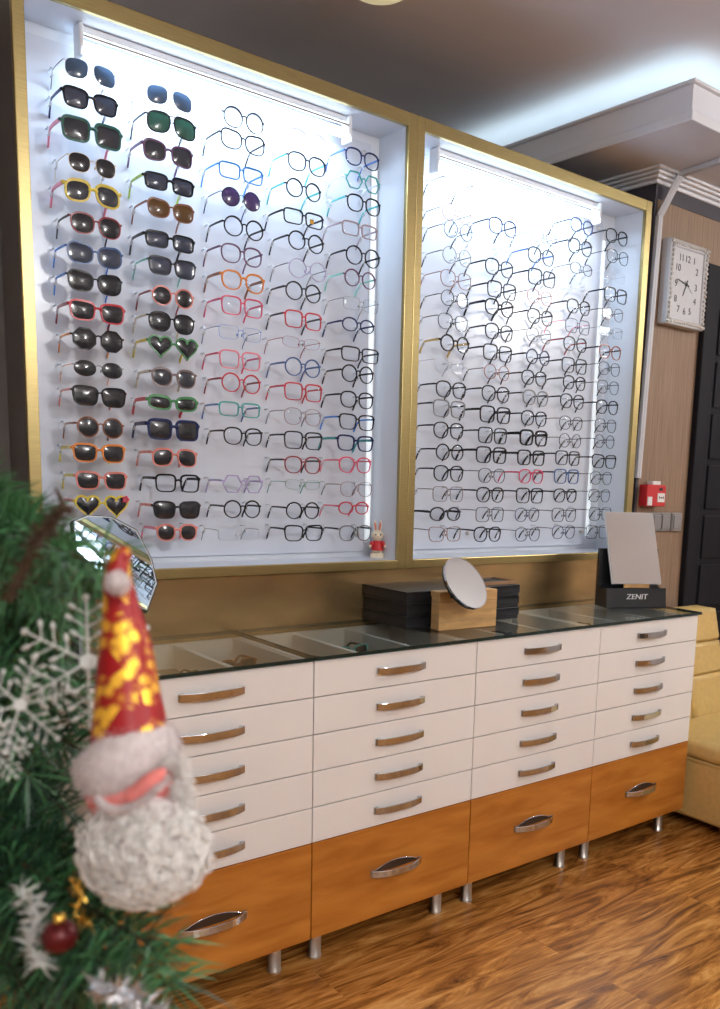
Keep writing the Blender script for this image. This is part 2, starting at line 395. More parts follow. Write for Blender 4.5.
for k in range(4):
    t = thing('drawer_cabinet', ul[k], 'cabinet', ((k - 1) * UW, 0, 0), 'drawer cabinets along the wall')
    q = MB(); x0, x1 = .002, UW - .002
    q.box(x0, .021, .094, x0 + .016, .462, ZO - .010); q.box(x1 - .016, .021, .094, x1, .462, ZO - .010)
    q.box(x0 + .016, .446, .094, x1 - .016, .462, ZO - .010); q.box(x0 + .016, .021, .094, x1 - .016, .446, .110)
    q.box(x0 + .016, .021, ZO - .10, x1 - .016, .446, ZO - .086)
    q.box(x0 + .016, .021, ZO - .086, x1 - .016, .03, ZO - .012)
    q.build('carcass', M['carcass'], t)
    tl_ = box('tray_lining', (x0 + .0165, .0305, ZO - .0858, x1 - .0165, .4455, ZO - .0835), M['tray'], t); tl_['label'] = 'taupe tray lining under the glass'
    for j in (1, 2):
        box('divider', (UW * j / 3 - .008, .0305, ZO - .0834, UW * j / 3 + .008, .4455, ZO - .014), M['carcass'], t)
    for j in range(5):
        f = box('drawer_front', (.0015, 0, ZO + zs[j + 1] + .0015, UW - .0015, .02, ZO + zs[j] - (.004 if j == 0 else .0015)), M['drawer'], t, .0015)
        bow_handle(UW / 2, ZO + (zs[j] + zs[j + 1]) / 2 - .002, .172, f)
    f = box('drawer_front', (.0015, 0, .094, UW - .0015, .02, ZO - .531 - .0015), M['wood'], t, .0015)
    f['label'] = 'tall orange wooden drawer front'
    hd = bow_handle(UW / 2, ZO - .680, .185, f, .026)
    q = MB(); ww = .078
    up = [(UW / 2 + ww * s, ZO - .672 + .017 * (1 - s * s)) for s in [i / 8 - 1 for i in range(17)]]; lo_ = [(UW / 2 + ww * s, ZO - .678 - .004 * (1 - s * s)) for s in [1 - i / 8 for i in range(17)]]
    q.rings([[(x, -.0012, z) for x, z in up + lo_], [(x, .0004, z) for x, z in up + lo_]], 0, True, False); q.build('recess_shade', M['recess_shade'], hd)  # shade of the hollow painted as a flat dark plate behind the handle
    q = MB(); q.tube([(x, -.0022, z) for x, z in up], .0016, 6); q.build('upper_rim', M['chrome'], hd)
    for x in (.05, UW - .085):
        for y in (.06, .40):
            q = MB(); q.lathe([(.021, 0), (.021, .006), (.019, .008), (.019, .094)], (x, y, 0), 20); q.build('leg', M['steel'], t)
# glass plates
for i, (a, b, l) in enumerate([(-.605, -.004, 'clear glass counter plate with dark edge on the cabinet behind the Santa'), (.0, 1.806, 'long clear glass counter plate under the boxes and the mirrors')]):
    t = thing('glass_top', l, 'glass top', (a, -.012, ZO), 'glass plates on the cabinets')
    w = b - a
    box('glass_pane', (.0035, .0035, 0, w - .0035, .4765, .010), M['glass'], t)
    q = MB(); q.box(0, 0, 0, w, .0034, .010); q.box(0, .477, 0, w, .480, .010); q.box(0, .0034, 0, .0034, .477, .010); q.box(w - .0034, .0034, 0, w, .477, .010)
    q.build('polished_edge', M['glass_edge'], t)
GT = ZO + .0102

# ================================================================== display cases
FY = .449
def display_case(label, x0, x1, group):
    """outer edges x0..x1; gold frame, dark sides, white inside"""
    t = thing('display_case', label, 'display case', (x0, FY, 1.101), group)
    w = x1 - x0; h = 2.595 - 1.101
    fr = .0315
    q = MB()
    fl, frr, fb, ft = .030, .0375, .031, .042
    q.box(0, 0, 0, fl, .018, h); q.box(w - frr, 0, 0, w, .018, h); q.box(fl, 0, h - ft, w - frr, .018, h); q.box(fl, 0, 0, w - frr, .018, fb)
    q.build('frame', M['gold'], t, .0025)
    D = YW - .002 - FY
    q = MB(); q.box(0.0005, .018, .001, .008, D, h - .001); q.box(w - .008, .018, .001, w - .0005, D, h - .001); q.box(.008, .018, h - .01, w - .008, D, h - .001); q.box(.008, .018, .001, w - .008, D, .010)
    q.build('outer_shell', M['case_side'], t)
    q = MB(); a = .0085
    q.box(a, .0185, .0105, fl - .001, D - .001, h - .0105)
    q.box(w - frr + .001, .0185, .0105, w - a, D - .001, h - .0105)
    q.box(fl - .001, .0185, h - ft + .001, w - frr + .001, D - .001, h - .0105)
    q.box(fl - .001, .0185, .0105, w - frr + .001, D - .001, fb - .001)
    q.box(fl - .001, D - .006, fb - .001, w - frr + .001, D - .001, h - ft + .001)
    q.build('lining', M['liner'], t)
    return t, w, h, fl, frr, fb, ft
PY = .604                                        # front of the white panel
cases = []
for lab, x0, x1, pa, pb in [('gold-framed display case of sunglasses and coloured frames, nearest the Christmas tree', -.587, .6495, -.552, .572),
                    ('gold-framed display case of mostly black eyeglasses, nearest the wall clock', .6505, 1.893, .688, 1.765)]:
    t, w, h, fl, frr, fb, ft = display_case(lab, x0, x1, 'gold-framed display cases')
    zz0, zz1 = .05, h - .075
    box('back_panel', (pa - x0, PY - FY, zz0, pb - x0, PY - FY + .006, zz1), M['white_panel'], t, .001)
    q = MB()
    for bx in (pa - x0 + .022, (pa + pb) / 2 - x0 - .16, pb - x0 - .03):
        for bz in (zz0 + .06, zz1 - .035):
            q = MB(); q.lathe([(.0085, 0), (.0085, .010), (.006, .0125), (.001, .013)], n=16)
            o = q.build('standoff_bolt', M['steel'], t); o.rotation_euler = (PI / 2, 0, 0); o.location = (bx, PY - FY, bz)
    s = thing('led_strip', 'bright vertical light strip at the edge of the ' + ('sunglasses' if x0 < 0 else 'black eyeglasses') + ' panel', 'light strip', (pb + .018, PY + .008, 1.101 + .08), 'vertical light strips')
    q = MB(); q.box(-.012, -.002, 0, .012, .004, h - .22); q.build('mount', M['fixture'], s)
    q = MB(); q.box(-.009, -.007, .01, .009, -.002, h - .23); q.build('diffuser', M['led'], s)
    cases.append((t, x0, x1))
    # fluorescent fitting under the top
    a, b = (-.395, .425) if x0 < 0 else (.800, 1.640)
    L = b - a
    s = thing('tube_light', 'white fluorescent tube light under the top of the ' + ('sunglasses' if x0 < 0 else 'black eyeglasses') + ' case', 'light', (a, .53, 1.583 + ZO), 'tube lights in the display cases')
    q = MB(); q.box(0, .004, .034, L, .034, .051); q.build('housing', M['fixture'], s, .001)
    q = MB(); q.box(0, -.0145, .017, L, -.0125, .0225); q.build('front_lip', M['steel'], s)
    q = MB(); q.tube([(.0005, .018, .004), (L - .0005, .018, .004)], .0145, 20); q.build('tube', M['tube'], s)
    for xx in (-.012, L):
        q = MB(); q.box(xx, -.016, -.03, xx + .012, .034, .051); q.build('end_bracket', M['fixture'], s, .005, 3)
    ld = bpy.data.lights.new('tube_glow', 'AREA'); ld.shape = 'RECTANGLE'; ld.size = L - .03; ld.size_y = .05; ld.energy = TUBE_W; ld.color = (.60, .79, 1)
    lo = bpy.data.objects.new('tube_glow', ld); COL.objects.link(lo); lo.location = ((a + b) / 2, .485, 1.575 + ZO); lo.rotation_euler = (math.radians(6), 0, 0)
# ================================================================== glasses
def se(n, a=1, b=1, N=30, f=None):
    out = []
    for i in range(N):
        t = 2 * PI * i / N; c, s = math.cos(t), math.sin(t)
        x = a * math.copysign(abs(c) ** (2 / n), c); z = b * math.copysign(abs(s) ** (2 / n), s)
        if f: x, z = f(x, z)
        out.append((x, z))
    return out
def poly(k, a, b, rot, N=30):
    vs = [(a * math.cos(2 * PI * i / k + rot), b * math.sin(2 * PI * i / k + rot)) for i in range(k)]; per = N // k
    return [(vs[i][0] + (vs[(i + 1) % k][0] - vs[i][0]) * j / per, vs[i][1] + (vs[(i + 1) % k][1] - vs[i][1]) * j / per) for i in range(k) for j in range(per)]
def heart(N=36):
    o = []
    for i in range(N):
        t = 2 * PI * i / N
        x = 16 * math.sin(t) ** 3; z = 13 * math.cos(t) - 5 * math.cos(2 * t) - 2 * math.cos(3 * t) - math.cos(4 * t)
        o.append((x / 15.5, (z + 2.5) / 13.5))
    return o[::-1]
SH = {   # outline, half width, half height
    'round': (se(2), .0235, .0225), 'oval': (se(2.1), .0245, .018), 'panto': (se(2.5, f=lambda x, z: (x * (1 + .08 * z), z)), .0245, .0215),
    'square': (se(4, f=lambda x, z: (x * (1 + .05 * z), z)), .0265, .0225), 'rectangular': (se(4.5, f=lambda x, z: (x * (1 + .05 * z), z)), .0268, .0175),
    'wayfarer': (se(3.6, f=lambda x, z: (x * (1 + .10 * z), z + .06 * x * (z > 0))), .0265, .0205),
    'cat-eye': (se(2.6, f=lambda x, z: (x * (1 + .06 * z), z + .22 * max(0, x) * max(0, z + .3))), .0262, .0205),
    'aviator': (se(2.8, f=lambda x, z: (x * (1 + .06 * z) - .05 * z, z - .07 * x)), .0268, .0225),
    'heart-shaped': (heart(), .0265, .0235), 'hexagonal': (poly(6, 1.04, 1.08, 0), .0250, .0225), 'octagonal': (poly(8, 1.04, 1.04, PI / 8, 32), .0255, .0235),
    'butterfly': (se(3.2, f=lambda x, z: (x * (1 + .05 * z) + .03, z * (1 + .10 * x))), .0272, .0228),
    'narrow': (se(3, f=lambda x, z: (x, z + .10 * x)), .0272, .0150),
    'big square': (se(4.5, f=lambda x, z: (x * (1 + .05 * z), z)), .0285, .0232),
}
FC = {'black': (.006, .006, .008), 'navy': (.012, .022, .10), 'dark green': (.015, .11, .085), 'yellow': (.74, .60, .07), 'dark red': (.25, .012, .025), 'blue': (.03, .10, .30),
      'bright blue': (.03, .22, .70), 'red': (.55, .02, .04), 'orange': (.75, .24, .03), 'brown': (.22, .075, .035), 'pink': (.80, .22, .30), 'salmon': (.72, .24, .20), 'purple': (.13, .045, .12),
      'green': (.06, .26, .10), 'lime': (.42, .62, .06), 'mint': (.25, .62, .52), 'dark grey': (.022, .023, .028), 'silver': (.55, .56, .60), 'gold': (.60, .42, .14), 'taupe': (.20, .15, .15),
      'beige': (.62, .55, .40), 'teal': (.04, .36, .36), 'lilac': (.42, .36, .62), 'grey': (.20, .21, .22), 'mauve': (.34, .25, .28), 'clear': (.72, .76, .80), 'rose': (.70, .07, .16), 'rust': (.30, .07, .03)}
LC = {'g': ((.050, .056, .074), .90), 'b': ((.09, .16, .28), .68), 'e': ((.05, .19, .15), .75), 'n': ((.16, .085, .03), .85), 'v': ((.09, .06, .22), .85), 'd': ((.026, .029, .038), .92), 'u': ((.065, .085, .14), .85)}
_mc = {}
def fmat(c, wire=False):
    k = (c, wire)
    if k not in _mc:
        if c == 'clear': _mc[k] = clearmat('clear_frame_plastic', (.9, .93, .96), mixcol=(.62, .68, .74), opac=.45)
        else: _mc[k] = pbr(c.replace(' ', '_') + ('_metal' if wire else '_acetate'), FC[c], .28 if not wire else .35, .35 if wire and c in ('silver', 'gold') else 0, .1, 60, spec=.22 if c in ('black', 'navy', 'dark grey') else .5)
    return _mc[k]
def lmat(c):
    if c not in _mc:
        if c == '-': _mc[c] = clearmat('clear_lens', (.985, .99, .995), rough=.06, k=.14)
        else: _mc[c] = clearmat('tinted_lens_' + {'g': 'grey', 'b': 'blue', 'e': 'green', 'n': 'brown', 'v': 'violet', 'd': 'dark', 'u': 'slate'}[c], (.5, .5, .55), mixcol=LC[c][0], opac=LC[c][1], k=.6)
    return _mc[c]
STY = {'p': (.0046, .0050, .0115, .0036), 'm': (.0028, .0036, .0062, .0028), 'w': (.0018, .0022, .0028, .0018), 'h': (.0016, .003, .004, .002), 'r': (.0004, .0014, .0020, .0014), 't': (.0033, .0044, .0090, .003)}
_gm = {}
def offs(pts, d):
    n = len(pts); o = []
    for i in range(n):
        a = Vector(pts[i - 1]); b = Vector(pts[(i + 1) % n]); t = (b - a).normalized(); nn = Vector((t.y, -t.x))
        o.append((pts[i][0] + nn.x * d, pts[i][1] + nn.y * d))
    return o
def g_meshes(shape, sty, fcol, tcol, lens, size):
    """mesh data for one kind: frame, lens (+-), temple (+-)"""
    key = (shape, sty, fcol, tcol, lens, size)
    if key in _gm: return _gm[key]
    base, a, b = SH[shape]; a *= size; b *= size
    rim, dep, th, tw = STY[sty]
    wire = sty in 'wr'
    cx = a + .0078 + (rim * .7 if sty in 'pt' else 0)
    ext = cx + a + rim + .003                         # hinge x
    hz = b * (.62 if shape not in ('round', 'oval', 'hexagonal', 'octagonal') else .38)
    if shape == 'narrow': hz = b * .5
    q = MB(); res = {}
    for sgn in (1, -1):
        L = [(cx * sgn + x * a * sgn, z * b) for x, z in base]
        if sgn < 0: L = L[::-1]
        inn = offs(L, -.0003); n_ = len(L); o1 = offs(L, 1)
        brow = .55 if sty in 'ptm' else 0
        out = [(L[i][0] + (o1[i][0] - L[i][0]) * rim * (1 + brow * max(0, L[i][1] / b)), L[i][1] + (o1[i][1] - L[i][1]) * rim * (1 + brow * max(0, L[i][1] / b))) for i in range(n_)]
        n = len(L)
        def yy(x): return .10 * (abs(x) / ext) ** 2 * .05
        if True:
            seg = range(n)
            ring = []
            for i in range(n):
                yb = yy(L[i][0])
                ring.append([(out[i][0], yb - dep / 2, out[i][1]), (out[i][0], yb + dep / 2, out[i][1]), (inn[i][0], yb + dep / 2, inn[i][1]), (inn[i][0], yb - dep / 2, inn[i][1])])
            if sty == 'h':
                seg_i = [i for i in range(n) if L[i][1] > -.15 * b]
                # rotate so the run is contiguous
                st = next(i for i in range(n) if i in seg_i and (i - 1) % n not in seg_i)
                run = []
                i = st
                while i % n in seg_i and len(run) < n: run.append(i % n); i += 1
                q.rings([ring[i] for i in run], 0, True, False)
            else:
                q.rings(ring, 0, False, False, closed=True)
        lm = MB()
        th_l = .0012
        c0 = cx * sgn
        def ln_ring(s, dy): return [(c0 + (x - c0) * s, yy(c0 + (x - c0) * s) - .0030 * (1 - s * s) + dy, z * s) for x, z in inn]
        lm.rings([ln_ring(s, -th_l / 2) for s in (.02, .3, .6, .85, 1)] , 0, True, True)
        lm.rings([ln_ring(1, -th_l / 2), ln_ring(1, th_l / 2)], 0, False, False)
        lm.rings([ln_ring(s, th_l / 2) for s in (1, .85, .6, .3, .02)] , 0, True, True)
        res['lens', sgn] = lm
        # end piece
        q.tube([((cx + a * .93) * sgn, yy(ext) * .9, hz), (ext * sgn, yy(ext) + .001, hz + .0005), (ext * sgn, .008, hz + .0005)], max(.0013, th * .42), 6)
        if wire or sty == 'h':
            q.tube([((cx - a * .9) * sgn, .001, 0), ((cx - a) * sgn, .007, -.001)], .0006, 5); q.ell(((cx - a) * sgn, .0085, -.004), (.0018, .0025, .0045), 8, 5)
        tm = MB()
        hx = ext * sgn; z0 = hz + .0005
        path = [(hx, .006, z0), (hx * 1.005, .05, z0), (hx * .995, .088, z0 - .001), (hx * .98, .098, z0 - .006), (hx * .965, .108, z0 - .016), (hx * .95, .118, z0 - .030), (hx * .945, .123, z0 - .040)]
        ks = [1, .9, .85, .9, 1.0, 1.1, .9] if not wire else [1, 1, 1, 1.3, 1.9, 2.1, 1.8]
        pv = []
        for i, p in enumerate(path):
            pa = Vector(path[max(0, i - 1)]); pb = Vector(path[min(len(path) - 1, i + 1)])
            tt = (pb - pa).normalized(); A = Vector((1, 0, 0)); B = tt.cross(A).normalized()
            hh = th / 2 * ks[i]; ww = tw / 2
            pv.append((p, A * ww, B * hh))
        tm.sweep(pv, [(-1, -.7), (-1, .7), (-.6, 1), (.6, 1), (1, .7), (1, -.7), (.6, -1), (-.6, -1)])
        res['temple', sgn] = tm
    # bridge
    ix = cx - a * (1 if sty not in 'rh' else .96)
    bz = b * .35
    if sty == 'w' and shape == 'aviator' or (sty == 'm' and shape == 'aviator'):
        q.tube([(-ix * 1.1, 0, b * .2), (0, -.001, b * .25), (ix * 1.1, 0, b * .2)], .0012, 6)
        q.tube([(-cx * .62, 0, b * .9), (0, -.001, b * .92), (cx * .62, 0, b * .9)], .0013, 6)
    else:
        r = {'p': .0044, 't': .0034, 'm': .0023, 'w': .0010, 'h': .0012, 'r': .0009}[sty]
        pts = [(-ix - .0005, 0, bz - .002), (-ix * .5, -.0012, bz + .0015), (0, -.0018, bz + .0025), (ix * .5, -.0012, bz + .0015), (ix + .0005, 0, bz - .002)]
        if sty == 'h': pts[0] = (-ix - .003, 0, bz); pts[-1] = (ix + .003, 0, bz)
        q.tube(pts, r, 6)
    _gm[key] = (q, res, ext, hz)
    return _gm[key]
ORD = ['first', 'second', 'third', 'fourth', 'fifth', 'sixth', 'seventh', 'eighth', 'ninth', 'tenth', 'eleventh', 'twelfth', 'thirteenth', 'fourteenth', 'fifteenth', 'sixteenth', 'seventeenth']
_shared = {}
def glasses(loc, shape, sty, fcol, tcol, lens, size, label, group, rot=None, deco=None):
    sun = lens != '-'
    t = thing('sunglasses' if sun else 'eyeglasses', label, 'sunglasses' if sun else 'eyeglasses', loc, group, rot)
    key = (shape, sty, fcol, tcol, lens, size)
    q, res, ext, hz = g_meshes(*key)
    if key in _shared:
        for o in _shared[key]:
            c = o.copy(); COL.objects.link(c); c.parent = t
    else:
        L = [q.build('frame', fmat(fcol if sty != 'r' else ('silver' if fcol == 'clear' else fcol), sty in 'wr'), t)]
        for s in (1, -1):
            L.append(res['lens', s].build('lens', lmat(lens), t)); L.append(res['temple', s].build('temple', fmat(tcol, sty in 'wr'), t))
        _shared[key] = L
    if deco == 'flower':
        d = MB()
        for i in range(5):
            d.ell((ext * .86 + .0065 * math.cos(2 * PI * i / 5), -.004, .022 + .0065 * math.sin(2 * PI * i / 5)), (.0045, .003, .0045), 8, 5)
        d.build('flower', fmat('rose'), t)
    if deco == 'sticker':
        box('lens_sticker', (.019, -.0026, -.010, .033, -.0014, .003), M['gtinsel'], t)
    return t, ext, hz

GY = .478
# (u, v, shape, style, frame, temple, lens[, size, deco])
A1 = [(91, 72.5, 'aviator', 'r', 'silver', 'black', 'b', .98), (91, 102, 'wayfarer', 't', 'black', 'navy', 'u', .98), (92.4, 133.5, 'big square', 'p', 'dark green', 'pink', 'g', 1), (93, 165.5, 'panto', 'r', 'gold', 'beige', 'd', 1),
      (93, 194, 'aviator', 'p', 'yellow', 'pink', 'g', .98), (96.5, 226, 'panto', 'm', 'dark red', 'black', 'd', 1.06), (95.5, 256, 'cat-eye', 'm', 'blue', 'bright blue', 'u', 1.1), (95.5, 283.5, 'cat-eye', 'm', 'black', 'bright blue', 'd', 1.08),
      (97.8, 312.5, 'wayfarer', 't', 'red', 'dark red', 'd', 1.04), (98.4, 340.5, 'octagonal', 'm', 'black', 'orange', 'd', 1.05), (99, 369.5, 'oval', 'r', 'black', 'orange', 'd', 1.1), (100, 397, 'wayfarer', 'm', 'black', 'salmon', 'd', 1.08),
      (100.8, 428, 'round', 'm', 'brown', 'brown', 'd', 1.04), (99.6, 453.5, 'wayfarer', 't', 'orange', 'yellow', 'd', 1.0), (102, 481, 'wayfarer', 't', 'salmon', 'yellow', 'd', .98), (102.4, 507, 'heart-shaped', 't', 'yellow', 'pink', 'd', 1.04, 'flower')]
A2 = [(170.3, 98.4, 'aviator', 'r', 'silver', 'grey', 'b', .98), (172.2, 125.6, 'aviator', 'm', 'dark grey', 'dark grey', 'e', 1.04), (168.7, 153.9, 'butterfly', 't', 'purple', 'purple', 'g', .96), (169.9, 184.6, 'rectangular', 't', 'black', 'lime', 'u', 1.0),
      (171.5, 211.3, 'cat-eye', 'm', 'brown', 'brown', 'n', 1.0), (170.6, 242, 'rectangular', 't', 'black', 'black', 'u', 1.0), (173, 268, 'wayfarer', 'm', 'dark grey', 'mint', 'u', 1.02), (173.4, 297.4, 'round', 'm', 'salmon', 'dark red', 'd', 1.0),
      (172.2, 323.4, 'panto', 'm', 'black', 'beige', 'd', 1.08), (174, 348.5, 'heart-shaped', 't', 'green', 'yellow', 'd', 1.04), (174.4, 378.4, 'panto', 't', 'taupe', 'beige', 'g', 1.0), (173.5, 403.7, 'narrow', 'p', 'green', 'red', 'd', 1.0),
      (174, 430.4, 'big square', 'p', 'navy', 'navy', 'd', 1.0), (175.1, 458, 'aviator', 't', 'salmon', 'salmon', 'd', .94), (178.2, 483.6, 'square', 't', 'black', 'black', '-', .95), (177.5, 510.3, 'wayfarer', 't', 'dark grey', 'salmon', 'd', 1.02), (177.5, 532.7, 'panto', 't', 'salmon', 'pink', 'd', .92)]
A3 = [(244.4, 120.6, 'round', 'm', 'dark grey', 'silver', '-', 1), (243.6, 142.8, 'cat-eye', 'm', 'black', 'black', '-', 1), (241.7, 173.6, 'rectangular', 'm', 'bright blue', 'bright blue', '-', .98), (241.7, 199.2, 'round', 'w', 'black', 'navy', 'v', .98),
      (244.4, 228.6, 'round', 'm', 'black', 'black', '-', 1), (242.2, 255.6, 'panto', 'm', 'purple', 'purple', '-', 1), (243.6, 282.2, 'panto', 't', 'orange', 'brown', '-', 1), (242.8, 307.2, 'square', 'm', 'rose', 'rose', '-', .94),
      (240.8, 333.6, 'rectangular', 'r', 'bright blue', 'blue', '-', 1), (240.8, 360.6, 'square', 'm', 'pink', 'rose', '-', .94), (241.7, 383.6, 'round', 'm', 'red', 'dark red', '-', 1), (240.3, 410, 'rectangular', 'm', 'teal', 'blue', '-', .94),
      (243.6, 436.7, 'panto', 'm', 'black', 'black', '-', .96), (243.6, 484.4, 'hexagonal', 'm', 'lilac', 'lilac', '-', 1), (242.8, 509.4, 'round', 'm', 'black', 'black', '-', .96), (239.4, 534, 'rectangular', 'r', 'silver', 'grey', '-', 1)]
A4 = [(308.3, 140.8, 'panto', 'w', 'mauve', 'mauve', '-', .98), (307.5, 164.4, 'panto', 'm', 'dark grey', 'teal', '-', 1), (304.2, 190.3, 'round', 'm', 'black', 'teal', '-', .94), (304.2, 218.9, 'rectangular', 'm', 'black', 'black', '-', .98, 'sticker'),
      (306.7, 242.5, 'round', 'm', 'black', 'dark grey', '-', .98), (308.3, 270.3, 'round', 'w', 'lilac', 'grey', '-', 1.08), (303.9, 292.5, 'round', 'm', 'dark grey', 'dark grey', '-', .98), (303.9, 320.6, 'square', 'm', 'red', 'dark grey', '-', .92),
      (302, 343.3, 'narrow', 'r', 'dark red', 'dark red', '-', .96), (303.3, 367.8, 'round', 'm', 'blue', 'blue', '-', 1), (303.9, 392.5, 'square', 'm', 'red', 'red', '-', .96), (303.3, 417, 'panto', 'w', 'mauve', 'grey', '-', 1.04),
      (303.9, 440.8, 'square', 'm', 'dark grey', 'black', '-', .98), (303.3, 465.3, 'panto', 'm', 'dark red', 'dark grey', '-', 1), (303.3, 484.7, 'narrow', 'r', 'green', 'teal', '-', .9), (303.3, 510.8, 'round', 'm', 'black', 'black', '-', .96), (304.2, 533.3, 'wayfarer', 'm', 'black', 'black', '-', 1)]
A5 = [(363, 159.4, 'panto', 'm', 'navy', 'blue', '-', .98), (363.6, 182.5, 'hexagonal', 'm', 'teal', 'silver', '-', .98), (364.4, 205.3, 'panto', 'm', 'black', 'teal', '-', .98), (360.3, 230.6, 'rectangular', 'm', 'mauve', 'mauve', '-', .96),
      (363.6, 257.2, 'round', 'm', 'black', 'black', '-', 1.06), (360.8, 279.4, 'round', 'm', 'purple', 'mint', '-', .96), (361.7, 305, 'rectangular', 'r', 'grey', 'grey', '-', 1.02), (358.9, 325.8, 'oval', 'm', 'navy', 'navy', '-', .96),
      (360.8, 355.3, 'rectangular', 'm', 'dark grey', 'dark grey', '-', 1.06), (358.3, 374.4, 'round', 'm', 'black', 'black', '-', 1), (357.5, 400.3, 'panto', 'm', 'black', 'black', '-', 1), (357.5, 422.5, 'wayfarer', 'm', 'black', 'bright blue', '-', 1),
      (356, 443.6, 'wayfarer', 't', 'navy', 'teal', '-', .98), (355.6, 465.3, 'panto', 'm', 'rose', 'pink', '-', .98), (357, 489.4, 'panto', 'w', 'mauve', 'grey', '-', 1), (354.2, 508.3, 'oval', 'm', 'red', 'pink', '-', .92), (356, 533.3, 'panto', 'm', 'grey', 'dark grey', '-', 1)]
B1 = [(460, 184, 'round', 'w', 'silver', 'black', '-', 1), (457.5, 214, 'round', 'w', 'rust', 'dark grey', '-', 1), (459, 231, 'round', 'w', 'dark grey', 'dark grey', '-', 1), (457.8, 256.7, 'round', 'w', 'grey', 'dark grey', '-', 1),
      (456.7, 280, 'panto', 'w', 'brown', 'brown', '-', 1.04), (455.3, 299.2, 'round', 'w', 'black', 'black', '-', .94), (453.7, 322.5, 'panto', 'w', 'dark grey', 'black', '-', 1), (455.5, 344.2, 'round', 't', 'black', 'gold', '-', .94),
      (450, 366, 'panto', 'r', 'clear', 'silver', '-', 1), (451.7, 390, 'panto', 'm', 'black', 'black', '-', 1), (450, 409.2, 'square', 'm', 'grey', 'black', '-', 1), (449.2, 430.8, 'panto', 'm', 'black', 'black', '-', 1), (450.5, 452.5, 'round', 'm', 'black', 'black', '-', .96),
      (449.2, 473.7, 'panto', 'm', 'black', 'black', '-', 1), (448.7, 494.2, 'square', 'w', 'taupe', 'dark grey', '-', .98), (445.8, 514.2, 'oval', 't', 'dark grey', 'black', '-', 1), (445.5, 534.2, 'wayfarer', 'w', 'brown', 'dark grey', '-', 1.04)]
B2 = [(505, 199, 'round', 'r', 'clear', 'clear', '-', 1), (503.3, 227.5, 'panto', 'm', 'navy', 'black', '-', .98), (500, 246, 'rectangular', 'r', 'clear', 'silver', '-', 1), (500, 268.3, 'panto', 'm', 'black', 'black', '-', 1), (502.5, 290.8, 'square', 'm', 'black', 'black', '-', .96),
      (500, 308.3, 'panto', 't', 'black', 'black', '-', .98), (499.7, 332.5, 'panto', 'm', 'black', 'dark grey', '-', 1), (498.3, 353.3, 'square', 'm', 'black', 'black', '-', .96), (497.5, 372.5, 'round', 'w', 'rust', 'black', '-', .96), (496.3, 394.2, 'panto', 'm', 'black', 'black', '-', 1),
      (495.8, 415, 'square', 't', 'black', 'black', '-', 1), (493.3, 435.8, 'square', 'm', 'dark grey', 'black', '-', .98), (492, 455.3, 'square', 't', 'black', 'black', '-', 1), (492.5, 475.8, 'panto', 'w', 'dark grey', 'black', '-', 1), (490.8, 495, 'panto', 'm', 'black', 'black', '-', 1),
      (490.5, 514.7, 'square', 'w', 'dark grey', 'dark grey', '-', .98), (488, 534.5, 'panto', 'm', 'black', 'black', '-', 1)]
B3 = [(545, 217, 'panto', 'r', 'bright blue', 'clear', '-', 1), (545, 237.5, 'oval', 'w', 'dark grey', 'black', '-', 1), (541.7, 256.7, 'panto', 'm', 'black', 'blue', '-', 1), (542.5, 278.3, 'square', 'm', 'black', 'black', '-', .98), (540.3, 297.5, 'panto', 'w', 'rust', 'black', '-', .96),
      (540.8, 317.5, 'panto', 'm', 'black', 'black', '-', .98), (539.7, 335.8, 'panto', 'w', 'grey', 'black', '-', .98), (538.7, 357.5, 'round', 'm', 'navy', 'black', '-', .94), (534.7, 378.3, 'panto', 'm', 'black', 'black', '-', .96), (536.3, 398.3, 'panto', 'm', 'grey', 'dark grey', '-', 1),
      (534.7, 418.7, 'panto', 'm', 'black', 'black', '-', 1), (534.2, 438.3, 'square', 'p', 'black', 'black', '-', .94), (531.7, 458, 'square', 't', 'black', 'black', '-', .96), (531.7, 476.7, 'panto', 'm', 'rose', 'rose', '-', .96), (530.3, 495.8, 'square', 'm', 'black', 'black', '-', 1),
      (527.8, 515, 'panto', 'w', 'navy', 'black', '-', .98), (528.3, 534.5, 'panto', 'w', 'dark grey', 'black', '-', 1)]
B4 = [(582.5, 226.7, 'panto', 'm', 'navy', 'dark grey', '-', .92), (580.8, 247.5, 'panto', 'm', 'dark grey', 'dark grey', '-', .98), (582, 269.2, 'oval', 'w', 'dark grey', 'black', '-', .94), (573, 287, 'rectangular', 'r', 'clear', 'silver', '-', 1), (579.2, 307.5, 'panto', 'm', 'black', 'black', '-', .96),
      (578.3, 326.7, 'square', 'w', 'navy', 'pink', '-', .96), (575.8, 344.7, 'panto', 'm', 'black', 'dark red', '-', .96), (575, 366, 'square', 'm', 'black', 'black', '-', .98), (575, 383.3, 'panto', 'm', 'black', 'black', '-', .94), (572.8, 401.7, 'panto', 'm', 'dark grey', 'black', '-', 1),
      (571.7, 423.3, 'panto', 'w', 'black', 'black', '-', 1), (570.8, 440.8, 'round', 'w', 'dark grey', 'black', '-', 1), (568.3, 458.3, 'square', 'm', 'dark grey', 'black', '-', .96), (567.2, 476.7, 'square', 'm', 'blue', 'dark grey', '-', .98), (565.8, 495.8, 'panto', 'm', 'black', 'black', '-', .98),
      (564.7, 515, 'square', 'w', 'dark grey', 'black', '-', .98), (564.2, 532.2, 'panto', 'w', 'navy', 'black', '-', 1)]
